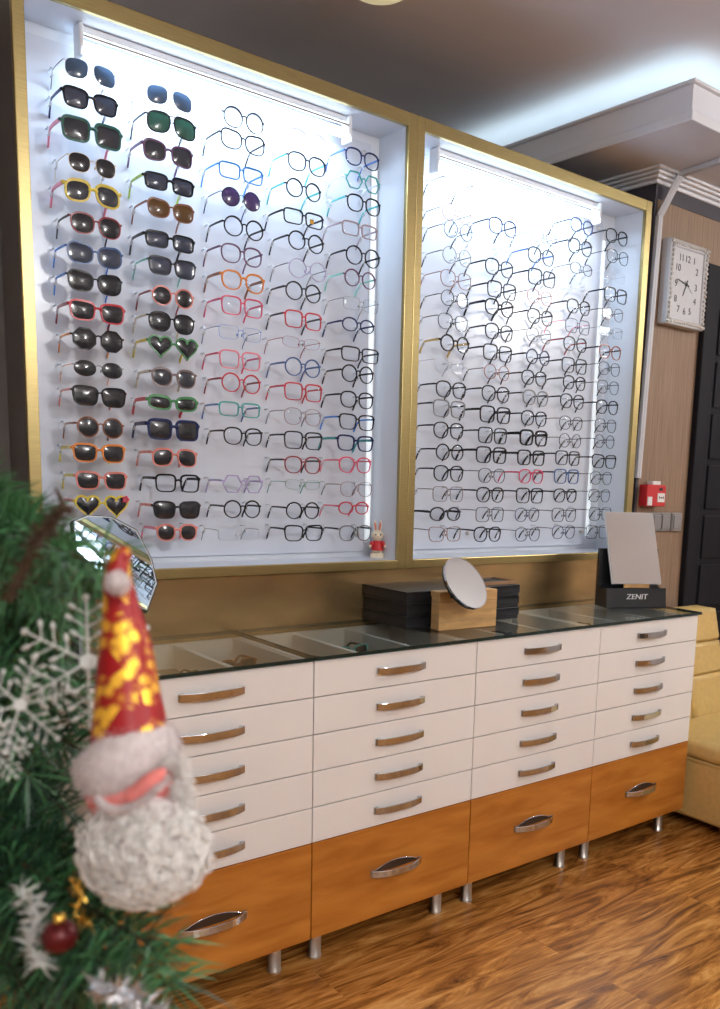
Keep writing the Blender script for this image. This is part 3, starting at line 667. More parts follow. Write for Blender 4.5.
B5 = [(617.5, 237.5, 'panto', 'm', 'black', 'black', '-', .96), (618.3, 257.5, 'panto', 'w', 'black', 'black', '-', .98), (614, 277, 'rectangular', 'r', 'clear', 'silver', '-', 1), (616.3, 295.8, 'square', 'm', 'black', 'black', '-', .94), (613.3, 314.5, 'panto', 'w', 'taupe', 'black', '-', .96),
      (611.7, 332.5, 'rectangular', 'r', 'grey', 'grey', '-', 1), (610.8, 352.5, 'panto', 'm', 'rust', 'black', '-', .98), (610, 369.2, 'panto', 'w', 'black', 'black', '-', .98), (608.7, 387.5, 'panto', 'w', 'dark grey', 'dark grey', '-', 1), (607.8, 407.5, 'panto', 'm', 'black', 'black', '-', 1),
      (606.2, 425.8, 'panto', 'w', 'black', 'black', '-', 1), (605, 441.7, 'round', 'w', 'dark grey', 'black', '-', .98), (604.7, 461.7, 'wayfarer', 'm', 'black', 'black', '-', 1.04), (601.7, 478.3, 'panto', 'w', 'dark grey', 'black', '-', 1), (600, 495.8, 'panto', 'w', 'black', 'dark grey', '-', 1),
      (600.8, 514, 'square', 'w', 'black', 'black', '-', .98), (598, 532, 'square', 'w', 'dark grey', 'black', '-', 1)]
_clip = {}
def clip_mesh():
    q = MB(); pts = [(0, 0, .012), (0, -.020, .014), (0, -.030, .009), (0, -.033, .000), (0, -.030, -.007), (0, -.022, -.009), (0, -.016, -.007)]
    q.tube(pts, .0026, 6); return q
for ci, colset in enumerate([(A1, A2, A3, A4, A5), (B1, B2, B3, B4, B5)]):
    case, cx0, cx1 = cases[ci]
    grp = 'glasses in the case nearest the tree' if ci == 0 else 'glasses in the case nearest the clock'
    cname = 'case by tree' if ci == 0 else 'case by clock'
    for k, colm in enumerate(colset):
        info = []
        for r, e in enumerate(colm):
            u, v, shape, sty, fc, tc, ln = e[:7]; size = round((e[7] if len(e) > 7 else 1) * ((1.05, 1.05, 1.12, 1.12, 1.10)[k] if ci == 0 else 1.20), 3)
            P = onY(u, v, GY)
            kind = 'sunglasses' if ln != '-' else 'eyeglasses'
            if sty == 'r': desc = 'rimless %s %s' % (shape, kind)
            else: desc = '%s %s %s' % (fc, shape, kind)
            if tc != fc and tc != 'clear' and sty != 'r': desc += ' with %s temples' % tc
            elif sty == 'w': desc = 'thin wire ' + desc
            elif sty in 'pt': desc = 'thick ' + desc
            lab = '%s, %s down, %s column, %s' % (desc, ORD[r], ORD[k], cname)
            lz = (SH[shape][2] * size)
            g, ext, hz = glasses((P.x, GY, P.z), shape, sty, fc, tc, ln, size, lab, grp, deco=e[8] if len(e) > 8 else None)
            info.append((P.x, ext, hz, P.z))
        # the vertical clear rails of this column and their temple clips
        loc0 = Vector((cx0, FY, 1.101))
        for sgn in (-1, 1):
            xm = sum(i[0] + sgn * i[1] * .975 for i in info) / len(info)
            zt = max(i[3] for i in info) + .05; zb = min(i[3] for i in info) - .04
            q = MB(); q.box(-.0025, -.0012, zb - 1.101, .0025, 0, zt - 1.101)
            rail = q.build('display_rail', M['rail'], case); rail.location = (xm - cx0, PY - FY, 0)
            for (gx, ext, hz, gz) in info:
                if 'c' not in _clip: o = clip_mesh().build('temple_clip', M['clear'], rail); _clip['c'] = o
                else: o = _clip['c'].copy(); COL.objects.link(o); o.parent = rail
                o.location = (gx + sgn * ext * .985 - xm, 0, gz + hz - .006 - 1.101)
# ================================================================== things on the counter
# glasses lying in the trays under the glass
TZ = ZO - .086 + .0305
for (u, v, rz, sh, st, fc, tc, ln, lab) in [
    (-0.30, 0.160, .2, 'round', 'm', 'dark grey', 'dark grey', 'd', 'dark sunglasses lying under the glass plate nearest the Santa ornament'),
    (-0.10, 0.250, .1, 'panto', 't', 'brown', 'brown', 'd', 'brown sunglasses lying under the glass in the middle of the first tray'),
    (-0.10, 0.075, -.2, 'round', 't', 'mauve', 'salmon', 'd', 'mauve sunglasses lying under the glass in front of the brown pair'),
    (0.10, 0.130, .3, 'panto', 'm', 'brown', 'brown', 'd', 'brown sunglasses lying under glass beside the pale divider in the second tray'),
    (0.30, 0.260, .1, 'wayfarer', 't', 'teal', 'dark grey', 'd', 'teal sunglasses lying under the glass in front of the black boxes'),
    (0.30, 0.085, -.3, 'cat-eye', 't', 'purple', 'rose', 'd', 'purple sunglasses lying under the glass before the wooden block'),
    (0.90, 0.200, .2, 'rectangular', 'm', 'black', 'black', 'g', 'black sunglasses lying under the glass right of the black boxes'),
    (1.30, 0.200, -.2, 'wayfarer', 't', 'black', 'black', 'd', 'black sunglasses lying under the glass before the slanted rectangular mirror')]:
    glasses((u, v, TZ), sh, st, fc, tc, ln, 1, lab, 'sunglasses lying under the counter glass', rot=(0, 0, rz))

# stack of black boxes
a0 = math.radians(.8); bx, by = .485, .222
for i, l in enumerate(['bottom flat black cardboard box of the stack on the glass counter', 'middle flat black cardboard box of the stack on the glass counter', 'topmost flat black cardboard box of the stack on the glass counter']):
    j = [(0, 0, 0), (.003, .002, .004), (-.002, .0, -.004)][i]
    t = thing('flat_box', l, 'box', (bx + j[0], by + j[1], GT + .0412 * i), 'stacked flat black boxes', (0, 0, a0 + j[2]))
    q = MB(); q.box(.0025, .0025, 0, .5175, .2425, .030); q.build('box_base', M['black'], t, .002)
    q = MB(); q.box(0, 0, .0125, .52, .0024, .041); q.box(0, .2426, .0125, .52, .245, .041); q.box(0, .0024, .0125, .0024, .2426, .041); q.box(.5176, .0024, .0125, .52, .2426, .041); q.box(0, 0, .0302, .52, .245, .0411)
    q.build('box_lid', M['black'], t, .0015)
t = thing('flat_tray', 'thin brown tray lying on the end of the black box stack', 'tray', (bx + .36, by + .03, GT + .0412 * 3 + .0003), None, (0, 0, a0 - .05))
q = MB(); q.box(0, 0, 0, .16, .14, .004); q.box(0, 0, .004, .16, .004, .013); q.box(0, .136, .004, .16, .14, .013); q.box(0, .004, .004, .004, .136, .013); q.box(.156, .004, .004, .16, .136, .013)
q.build('tray_body', M['traywood'], t, .001); box('tray_lining', (.0045, .0045, .0042, .1555, .1355, .0062), M['ink'], t)

# round mirror on a wooden block
t = thing('table_mirror', 'round tilting table mirror with black back on a pale wooden block', 'mirror', (.563, .152, GT), None, (0, 0, math.radians(-4)))
Mi = (Matrix.Translation(t.location) @ Matrix.Rotation(math.radians(-4), 4, 'Z')).inverted()
wb = box('wooden_block', (0, 0, 0, .242, .045, .1285), M['blockwood'], t, .002)
q = MB(); q.box(-.0006, -.0006, .094, .2426, .0456, .0952); q.build('seam', M['traywood'], wb)
box('block_lid_edge', (.0, .046, .110, .242, .050, .1285), M['blockwood'], t, .001)
P = Mi @ onY(465.5, 583, .078); vd = ray(464.5, 583).normalized()
n = (-vd * .58 + RT * .67 + UP * .46).normalized()
n = (Mi.to_3x3() @ n).normalized()
R = n.to_track_quat('Z', 'Y').to_matrix()
def lathe_at(q, prof, c, R, k=40, mi=0, smooth=False):
    q.rings([[Vector(c) + R @ Vector((r * math.cos(2 * PI * j / k), r * math.sin(2 * PI * j / k), z)) for j in range(k)] for r, z in prof], mi, True, smooth)
RM = .0925
q = MB(); lathe_at(q, [(RM - .003, .001), (RM - .003, .003)], P, R); q.build('mirror_glass', M['mirror'], t)
q = MB(); lathe_at(q, [(RM, -.004), (RM, .0035), (RM - .0028, .0035), (RM - .0028, .0008)], P, R); q.build('chrome_rim', M['chrome'], t)
q = MB(); lathe_at(q, [(RM - .001, -.004), (RM - .002, -.012), (RM * .8, -.024), (RM * .4, -.030), (.004, -.031)], P, R, smooth=True); q.build('mirror_back', M['blackp'], t)
q = MB(); q.tube([P - n * .030, P - n * .045, Vector((P.x, .002, .11))], .006, 10); q.ell(P - n * .036, .010, 12, 8); q.build('pivot_arm', M['blackp'], t)

# slanted mirror with black base
az = math.radians(-24)
t = thing('countertop_mirror', 'slanted rectangular mirror in a black stand with white lettering', 'mirror', (1.634, .185, GT), None, (0, 0, az))
q = MB()
hw = .134
# base: side profile (y, z), extruded in x
prof = [(0, 0), (.115, 0), (.115, .232), (.098, .236), (.085, .085), (.050, .074), (.012, .082)]
q.rings([[(-hw, y, z) for y, z in prof], [(hw, y, z) for y, z in prof]], 0, True, False)
q.build('base', M['blackp'], t, .004, 3)
tl = math.atan2(.115, .285)
Rt = Matrix.Rotation(-tl, 4, 'X')
c0 = Vector((-.002, .004, .104))
def pl(x, y, z): return c0 + Rt.to_3x3() @ Vector((x, y, z))
pw, ph = .109, .300
q = MB(); q.add([pl(x, y, z) for x in (-pw, pw) for y in (0, .005) for z in (0, ph)], [(0, 1, 3, 2), (4, 6, 7, 5), (0, 4, 5, 1), (2, 3, 7, 6), (0, 2, 6, 4), (1, 5, 7, 3)]); q.build('mirror_glass', M['mirror'], t)
q = MB(); q.add([pl(x, y, z) for x in (-pw - .003, pw + .003) for y in (.0052, .012) for z in (-.003, ph + .003)], [(0, 1, 3, 2), (4, 6, 7, 5), (0, 4, 5, 1), (2, 3, 7, 6), (0, 2, 6, 4), (1, 5, 7, 3)]); q.build('backing', M['rim_white'], t, .001)
q = MB(); q.tube([(0, .10, .12), pl(0, .012, .06)], .012, 10); q.build('support', M['blackp'], t)
box('card_slot', (-.058, .012, .0825, .058, .018, .098), M['blockwood'], t, .001)
text_mesh('lettering', 'ZENIT', .030, M['whitep'], t, Matrix.Translation((0.0, .0058, .046)) @ Matrix.Rotation(math.radians(81.7), 4, 'X'), .0016, .15, 1.15)

# octagonal mirror behind the Santa
Mc = onY(113, 563, .20)
dC = (CAM - Mc).normalized(); dT = (Vector((1.15, .46, 1.25 + ZO)) - Mc).normalized()
n = (dC + dT).normalized()
def onplane(u, v):
    d = ray(u, v); return CAM + d * ((Mc - CAM).dot(n) / d.dot(n))
outl = [(72, 521), (86, 515), (110, 516.4), (136, 530), (151.4, 559.4), (157, 584.4), (147, 612), (134, 607), (108, 594), (86, 574), (74, 548)]
t = thing('vanity_mirror', 'angular table mirror with thin black rim standing behind the Santa hat', 'mirror', (Mc.x - .04, Mc.y, GT))
loc = Vector(t.location)
W3 = [onplane(u, v) - loc for u, v in outl]; cc = sum(W3, Vector()) / len(W3)
def ringat(s, d): return [cc + (p - cc) * s + n * d for p in W3]
q = MB(); q.rings([ringat(.955, .0), ringat(.955, .002)], 0, True, False); q.build('mirror_glass', M['mirror'], t)
q = MB(); q.rings([ringat(.957, .0028), ringat(.975, .0028), ringat(.975, -.003), ringat(.957, -.003)], 0, False, False, closed=True); q.build('bevelled_edge', M['rim_white'], t)
q = MB(); q.rings([ringat(.976, .003), ringat(1.0, .003), ringat(1.0, -.008), ringat(.976, -.008)], 0, False, False, closed=True); q.rings([ringat(.975, -.008), ringat(.975, -.0032)], 0, True, False); q.build('rim', M['blackp'], t)
bq = onZ(78, 664, ZO) - loc
q = MB(); q.tube([cc - n * .010, cc - n * .04 + Vector((0, 0, -.03)), Vector((bq.x + .01, bq.y + .03, .10)), Vector((bq.x, bq.y, .012))], [.012, .012, .014, .016], 8, smooth=False); q.build('bent_arm', M['blackp'], t)
q = MB(); q.box(bq.x - .035, bq.y - .10, 0, bq.x + .06, bq.y + .10, .014); q.build('base_plate', M['blackp'], t, .003)

# toy rabbit in the corner of the sunglasses case
P = onZ(377, 557.5, 1.101 + .0315); P.z = 1.101 + .0306; P.y = max(P.y, .485)
t = thing('rabbit_figurine', 'small cream toy rabbit in a red dress in the corner of the sunglasses case', 'figurine', (P.x, P.y, P.z), None, (0, 0, -.5))
k = .92
q = MB(); q.lathe([(.026 * k, 0), (.027 * k, .004), (.026 * k, .016), (.023 * k, .018)], n=24); q.build('pedestal', M['cream'], t)
q = MB(); q.ell((-.010 * k, -.002, .023), (.009, .012, .006), 10, 6); q.ell((.010 * k, -.002, .023), (.009, .012, .006), 10, 6); q.lathe([(.008, .02), (.012, .03), (.015, .045), (.012, .06), (.009, .066)], n=16); q.build('body', M['cream'], t)
q = MB(); q.lathe([(.024, .028), (.021, .036), (.0165, .048), (.013, .060), (.010, .063)], n=20); q.ell((-.02, -.004, .05), (.0075, .0075, .013), 10, 6, rot=Matrix.Rotation(.5, 3, 'Y')); q.ell((.02, -.004, .05), (.0075, .0075, .013), 10, 6, rot=Matrix.Rotation(-.5, 3, 'Y')); q.build('dress', M['red'], t)
q = MB(); q.ell((0, -.002, .080), (.0215, .0185, .019), 18, 12); h = q.build('head', M['cream'], t)
q = MB(); q.ell((0, -.0205, .0775), (.0022, .002, .0016), 8, 6); q.build('nose', M['skin'], h)
for s in (-1, 1):
    q = MB(); q.ell((s * .0085, -.0185, .0835), (.0026, .0018, .0034), 8, 6); q.build('eye', M['ink'], h)
    q = MB(); q.ell((s * .0085, 0, .112), (.0062, .004, .021), 12, 10, rot=Matrix.Rotation(s * .12, 3, 'Y')); e_ = q.build('ear', M['cream'], t); q = MB(); q.ell((s * .0082, -.0028, .112), (.0036, .0022, .016), 10, 8, rot=Matrix.Rotation(s * .12, 3, 'Y')); q.build('inner_ear', M['skin'], e_)
    q = MB(); q.ell((s * .027, -.010, .042), (.006, .006, .006), 8, 6); q.build('paw', M['cream'], t)

# ================================================================== on the striped wall
# clock
yf, yb = .405, CYF - .002
A = onY(671, 236, yf); B = onY(709, 251, yf); Cc = onY(657.5, 320.5, yf)
cx0, cx1, cz0, cz1 = A.x, B.x, Cc.z, A.z
cx0, cx1 = 1.985, 2.262
t = thing('wall_clock', 'white square wall clock with a lacy silver border on the striped wall', 'clock', (cx0, yf, cz0))
w, h, dd = cx1 - cx0, cz1 - cz0, yb - yf
q = MB(); b = .030
q.box(0, .004, 0, b, dd, h); q.box(w - b, .004, 0, w, dd, h); q.box(b, .004, 0, w - b, dd, b); q.box(b, .004, h - b, w - b, dd, h); q.build('case', M['dial'], t, .004)
q = MB(); rr = random.Random(3)
def lace(x, z, ax):
    q.ell((x, .002, z), (.0075 if ax else .006, .006, .006 if ax else .0075), 7, 5)
    q.tube([(x + .006 * math.cos(a), -.003, z + .006 * math.sin(a)) for a in [2 * PI * i / 8 for i in range(9)]], .0016, 5, cap=False)
for i in range(18):
    f = (i + .5) / 18
    for zz in (.014, h - .014): lace(f * w, zz + rr.uniform(-.003, .003), 1)
    for xx in (.014, w - .014): lace(xx + rr.uniform(-.003, .003), f * h, 0)
q.build('lace_border', M['steel'], t)
q = MB(); q.box(b + .0005, .010, b + .0005, w - b - .0005, .02, h - b - .0005); q.build('dial', M['dial'], t)
mx, mz = w / 2 - .006, h / 2 + .002
pos = {12: (0, .105), 1: (.048, .105), 2: (.072, .062), 3: (.072, -.004), 4: (.070, -.062), 5: (.040, -.108), 6: (0, -.112), 7: (-.045, -.108), 8: (-.070, -.068), 9: (-.072, -.004), 10: (-.066, .062), 11: (-.045, .105)}
for nmb, (x, z) in pos.items():
    text_mesh('numeral', str(nmb), .040, M['ink'], t, Matrix.Translation((mx + x, .0094, mz + z)) @ Matrix.Rotation(PI / 2, 4, 'X'), .0005)
def hand(name, ang, L, wd, y):
    q = MB(); d = Vector((math.sin(ang), 0, math.cos(ang))); s = Vector((d.z, 0, -d.x)); c = Vector((mx, y, mz))
    v = [c - d * .02 + s * wd, c - d * .02 - s * wd, c + d * L - s * wd * .5, c + d * L + s * wd * .5]
    q.rings([v, [p + Vector((0, .0012, 0)) for p in v]], 0, True, False); q.build(name, M['ink'], t)
hand('hour_hand', math.radians(203), .055, .0036, .0072); hand('minute_hand', math.radians(282), .070, .0028, .0056); hand('second_hand', math.radians(128), .05, .001, .0042)
q = MB(); lathe_at(q, [(.006, 0), (.006, .006)], (mx, .0098, mz), Matrix.Rotation(PI / 2, 3, 'X'), 16); q.build('hub', M['ink'], t)

# cable conduit
q = MB()
p1 = Vector((1.957, CYF - .012, 1.644 + ZO)); p0 = Vector((1.932, CYF - .012, .525 + ZO))
p0 = onY(637.5, 478, CYF - .012); p1 = onY(659.5, 216, CYF - .012); 
p2 = onZ(681, 174.5, SOF - .012); p3 = onZ(722, 160.5, SOF - .012)
def duct(a, b, w=.028, d=.018, up=Vector((0, -1, 0))):
    t = (b - a).normalized(); s = t.cross(up).normalized(); u2 = s.cross(t).normalized()
    q.rings([[p + s * w / 2 * i + u2 * d / 2 * j for i, j in ((-1, -1), (1, -1), (1, 1), (-1, 1))] for p in (a, b)], 0, True, False)
    q.rings([[p + s * w * .12 * i + u2 * (d / 2 + .0025) * j for i, j in ((-1, .9), (1, .9), (1, 1), (-1, 1))] for p in (a, b)], 0, True, False)
duct(p0, p1); duct(p1, p2, up=Vector((-.6, -.6, -.4)).normalized()); duct(p2, p3, up=Vector((0, 0, -1)))
tag(q.build('cable_conduit', M['conduit'], None, .0015), 'white cable conduit running up the striped wall and out along the soffit', 'conduit')

# fire alarm call point
A = onY(634, 484, .42); B = onY(656, 505.5, .42)
w, h = B.x - A.x, A.z - B.z
w = .135; h = .095
t = thing('fire_alarm_box', 'red fire alarm call point at the end of the white conduit', 'alarm', (1.945, .412, A.z - h))
box('housing', (0, 0, 0, w, CYF - .414, h), M['red'], t, .004, 3)
pn = box('label_plate', (w * .55, -.002, h * .20, w * .93, .0005, h * .62), M['whitep'], t, .0005)
q = MB()
for x, s in ((.0, 1), (.032, -1)):
    X = w * .55 + .010 + x; Z = h * .41
    q.rings([[(X, y, Z - .006), (X + .010 * s, y, Z), (X, y, Z + .006)] for y in (-.0028, -.0018)], 0, True, False)
X = w * .55 + .026; q.ell((X, -.0024, h * .41), (.0045, .0006, .0045), 12, 6)
q.build('symbol', M['ink'], pn)
box('white_tab', (.004, -.004, .004, .034, .0005, .042), M['whitep'], t, .001)
q = MB(); q.box(w * .62, -.001, h * .74, w * .8, .0005, h * .86); q.build('dark_inset', M['ink'], t)
box('conduit_fitting', (.045, .006, h + .0005, .100, .040, h + .016), M['whitep'], t, .002)

# grey switches
for u, l in ((656, 'grey wall switch plate partly behind the slanted mirror'), (664.3, 'grey wall switch plate in the middle of the row of three'), (676, 'grey wall switch plate nearest the black door')):
    A = onY(u, 522, .45)
    t = thing('wall_switch', l, 'switch', (A.x, CYF - .0015, A.z), 'grey switches on the striped wall')
    box('plate', (-.041, -.014, -.043, .041, .001, .043), M['grey_switch'], t, .006, 3)
    r = box('rocker', (-.027, -.019, -.031, .027, -.0135, .031), M['grey_switch'], t, .003)
    q = MB(); q.box(-.0405, -.0165, -.040, -.036, -.0135, .040); q.build('chrome_edge', M['chrome'], t, .001)

# ================================================================== chair
t = thing('upholstered_chair', 'mustard leather armless chair with tufted back beside the drawer cabinets', 'chair', (1.83, 0, 0))
q = MB(); q.box(.004, -.52, .045, .70, .24, .30); q.build('seat_base', M['sofa'], t, .02, 4)
sh_ = MB()
sh_.box(0, -.53, .302, .704, .235, .385); s = sh_.build('seat_cushion', M['sofa'], t, .03, 5)
q = MB(); q.tube([(.02, -.532, .305), (.684, -.532, .305)], .004, 8); q.tube([(-.001, -.50, .305), (-.001, .22, .305)], .004, 8); q.build('piping', M['sofa'], s)
zr = [.352, .565, .715, .868]
q = MB()
def xr(z): return .635 - (z - .385) * .185
for i in range(3):
    z0, z1 = zr[i] + .0002, zr[i + 1] - .0002
    for c in range(2):
        fa = (0, .52, 1)[c]; fb = (0, .52, 1)[c + 1]
        def X(f, z): return .03 + (xr(z) - .03) * f
        yb = .40
        def Y(z): return .242 + (z - .385) * .11
        v = [(X(fa, z0) + .001, Y(z0), z0), (X(fb, z0) - .001, Y(z0), z0), (X(fb, z1) - .001, Y(z1), z1), (X(fa, z1) + .001, Y(z1), z1)]
        cm = sum((Vector(p) for p in v), Vector()) / 4 + Vector((0, -.014, 0))
        k = len(q.v)
        inner = [Vector(p) * .8 + (cm - Vector((0, -.014, 0))) * .2 + Vector((0, -.012, 0)) for p in v]
        back = [Vector((p[0], yb, p[2])) for p in v]
        q.rings([[Vector(p) for p in back], [Vector(p) for p in v], inner], 0, True, True)
bk = q.build('backrest', M['sofa'], t, .012, 3)
for i in (1, 2):
    q = MB(); q.ell((.03 + (xr(zr[i]) - .03) * .52, .235 + (zr[i] - .385) * .12 - .003, zr[i]), (.011, .007, .011), 12, 8); q.build('button', M['sofa'], bk)
for x in (.05, .65):
    for y in (-.46, .19):
        q = MB(); q.lathe([(.018, 0), (.022, .046)], (x, y, 0), 14); q.build('leg', M['blackp'], t)
# ================================================================== Christmas tree (close to the camera)
rnd = random.Random(11)
base = at(-150, 760, .95)
t = thing('christmas_tree', 'artificial green Christmas tree with long needles close to the camera', 'tree', (base.x, base.y, 0))
T0 = Vector(t.location)
q = MB(); q.tube([(0, 0, 0), (0, 0, .6), (0, 0, 1.75)], [.026, .022, .008], 10); q.build('trunk', M['bark'], t)
q = MB(); q.tube([(-.25, 0, .01), (.25, 0, .01)], .012, 8); q.tube([(0, -.25, .01), (0, .25, .01)], .012, 8); q.lathe([(.03, 0), (.03, .12)], n=12); q.build('stand', M['blackp'], t)
def branch(tip, n_need, dark=0, ln=.045, w=.0011, start=None, name='branch', droop=.04, needle_from=.12):  # dark: share of needles painted in the shaded green
    """stem from the trunk out to tip with needles round it"""
    q = MB(); tip = tip - T0
    if start is None:
        zz = tip.z + rnd.uniform(-.02, .07); s = Vector((0, 0, zz))
    else: s = start - T0
    mid = (s + tip) / 2 + Vector((rnd.uniform(-.02, .02), rnd.uniform(-.02, .02), droop * .6))
    P = [s * (1 - f) ** 2 + mid * 2 * f * (1 - f) + tip * f * f for f in [i / 10 for i in range(11)]]
    q.tube(P, [.0035 * (1 - i / 14) for i in range(11)], 6)
    for i in range(n_need):
        f = needle_from + (1 - needle_from) * (i + rnd.random()) / n_need; k = min(9, int(f * 10)); p = P[k].lerp(P[k + 1], f * 10 - k)
        d = (P[k + 1] - P[k]).normalized()
        r = Vector((rnd.gauss(0, 1), rnd.gauss(0, 1), rnd.gauss(0, 1))); r = (r - d * r.dot(d)).normalized()
        L = ln * rnd.uniform(.7, 1.25)
        dr = (d * rnd.uniform(.35, 1.0) + r).normalized()
        e = p + dr * L + Vector((0, 0, -.10 * L)); m_ = p + dr * L * .55
        sd = dr.cross(Vector((rnd.gauss(0, 1), rnd.gauss(0, 1), rnd.gauss(0, 1)))).normalized() * w
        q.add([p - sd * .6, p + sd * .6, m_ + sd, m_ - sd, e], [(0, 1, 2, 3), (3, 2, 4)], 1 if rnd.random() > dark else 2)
    return q.build(name, [M['bark'], M['needle'], M['needle_shade']], t)
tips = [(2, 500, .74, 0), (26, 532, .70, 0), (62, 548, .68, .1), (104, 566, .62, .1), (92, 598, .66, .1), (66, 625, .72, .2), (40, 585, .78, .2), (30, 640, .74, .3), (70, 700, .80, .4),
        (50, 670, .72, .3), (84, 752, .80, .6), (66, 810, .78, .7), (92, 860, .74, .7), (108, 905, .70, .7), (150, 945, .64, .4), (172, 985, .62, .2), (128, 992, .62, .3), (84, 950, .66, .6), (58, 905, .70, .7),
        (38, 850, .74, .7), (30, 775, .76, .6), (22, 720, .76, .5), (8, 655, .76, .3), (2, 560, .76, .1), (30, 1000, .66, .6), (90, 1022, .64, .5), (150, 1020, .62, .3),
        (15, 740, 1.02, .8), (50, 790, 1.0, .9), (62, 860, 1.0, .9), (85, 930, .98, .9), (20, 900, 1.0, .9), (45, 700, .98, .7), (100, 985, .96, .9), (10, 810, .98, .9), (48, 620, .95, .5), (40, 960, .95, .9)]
for (u, v, d, shade_mix) in tips:  # lower and inner branches get their shade painted in as darker needles
    branch(at(u, v, d), 560 if d < .9 else 420, shade_mix, .042 if v < 680 else .048)
# bare brown twig tip
q = MB(); a, b_, c_ = at(8, 600, .63) - T0, at(38, 541, .61) - T0, at(64, 506, .60) - T0
q.tube([a, b_, c_], [.0026, .003, .0026], 8)
for i in range(150):
    p = a.lerp(b_, rnd.random()) if rnd.random() < .4 else b_.lerp(c_, rnd.random()); dv = Vector((rnd.gauss(0, 1), rnd.gauss(0, 1), rnd.gauss(0, 1))).normalized() * rnd.uniform(.006, .014)
    q.tube([p, p + dv], [.0012, .0003], 4)
q.tube([c_, at(56, 488, .60) - T0], [.002, .001], 5)
q.build('twig', M['bark'], t)

# ------------------------------------------------------------------ snowflakes
def snowflake(u, v, d, arm_px, rot, label, tilt=0):
    c = at(u, v, d); s = arm_px * d / FPX
    o = thing('snowflake_ornament', label, 'ornament', c, 'white snowflakes on the tree')
    vd = ray(u, v).normalized(); R0 = (-vd).to_track_quat('Z', 'Y').to_matrix() @ Matrix.Rotation(tilt, 3, 'X')
    def P(r, a, z=0): return R0 @ Vector((r * s * math.cos(a), r * s * math.sin(a), z * s))
    q = MB(); lathe_at(q, [(.10 * s, -.02 * s), (.13 * s, 0), (.10 * s, .02 * s)], (0, 0, 0), R0, 12); q.build('hub', M['snow'], o)
    for k in range(6):
        a = rot + k * PI / 3; q = MB()
        q.tube([P(.08, a), P(.95, a)], [.021 * s, .016 * s], 6); q.ell(P(.98, a), .055 * s, 8, 6)
        for r, l in ((.32, .22), (.52, .30), (.72, .24)):
            for sg in (1, -1):
                p = P(r, a); e = p + (P(l, a + sg * PI / 3.2)); q.tube([p, e], [.015 * s, .013 * s], 5)
                dd = (e - p).normalized()
                q.ell(e, (.036 * s, .036 * s, .068 * s), 8, 6, rot=dd.to_track_quat('Z', 'Y').to_matrix())
        q.build('arm', M['snow'], o)
snowflake(20, 705, .60, 50, math.radians(12), 'white plastic snowflake hanging at the tree edge below the bare twig')
snowflake(88, 662, .64, 66, math.radians(30), 'large white plastic snowflake half hidden behind the red Santa hat')
snowflake(-6, 752, .58, 34, math.radians(5), 'white plastic snowflake cut by the picture edge, lowest of the three')

# ------------------------------------------------------------------ Santa ornament
SD = .58
def S(u, v, off=0): return at(u, v, SD + off)
px = SD / FPX
o = thing('santa_ornament', 'Santa head ornament with red and gold hat and curly grey beard', 'ornament', S(128, 760, .02))
O = Vector(o.location)
def ringS(u, v, r, tilt, n=28, ry=None, wob=0, k=0):
    """ring of radius r px round the point, its plane rolled by tilt in the view"""
    a = RT * math.cos(tilt) + UP * math.sin(tilt); c = S(u, v, .02) - O; out = []
    for j in range(n):
        ph = 2 * PI * j / n
        rr = r * (1 + wob * math.sin(3 * ph + k) + wob * .6 * math.sin(5 * ph + 2 * k))
        out.append(c + a * (rr * px * math.cos(ph)) + FW * ((ry or r) * px * math.sin(ph)))
    return out
q = MB()
ax = [(129, 745, 43, .45), (128, 722, 38.5, .40), (127, 700, 34, .32), (126, 676, 30.5, .25), (125, 650, 26.5, .18), (123, 625, 21.5, .1), (120.5, 602, 17.5, .03), (118.5, 584, 15, -.05), (118.5, 570, 12.5, -.2), (121, 559, 10.5, -.5), (125, 552, 8, -1.1), (128, 553, 6, -1.8), (128, 560, 5, -2.6)]
q.rings([ringS(u, v, r, tl, 32, wob=.025, k=v * .02) for u, v, r, tl in ax], 0, True, True)
q.build('hat', M['satin'], o)
def fuzz(q, surf, n, L, w, mi=0, curl=0, seed=5):
    r = random.Random(seed)
    for i in range(n):
        p, nn = surf(r)
        d = (nn + Vector((r.gauss(0, .45), r.gauss(0, .45), r.gauss(0, .45)))).normalized()
        sd = d.cross(Vector((r.gauss(0, 1), r.gauss(0, 1), r.gauss(0, 1)))).normalized() * w
        l = L * r.uniform(.5, 1.2); e = p + d * l
        q.add([p - sd, p + sd, e], [(0, 1, 2)], mi, False)
# pompom
q = MB(); pc = S(117.5, 583, -.006) - O; q.ell(pc, 11 * px, 18, 12)
def sp(r):
    d = Vector((r.gauss(0, 1), r.gauss(0, 1), r.gauss(0, 1))).normalized(); return pc + d * 10.5 * px, d
fuzz(q, sp, 900, 4.5 * px, .5 * px); q.build('pompom', M['fur'], o)
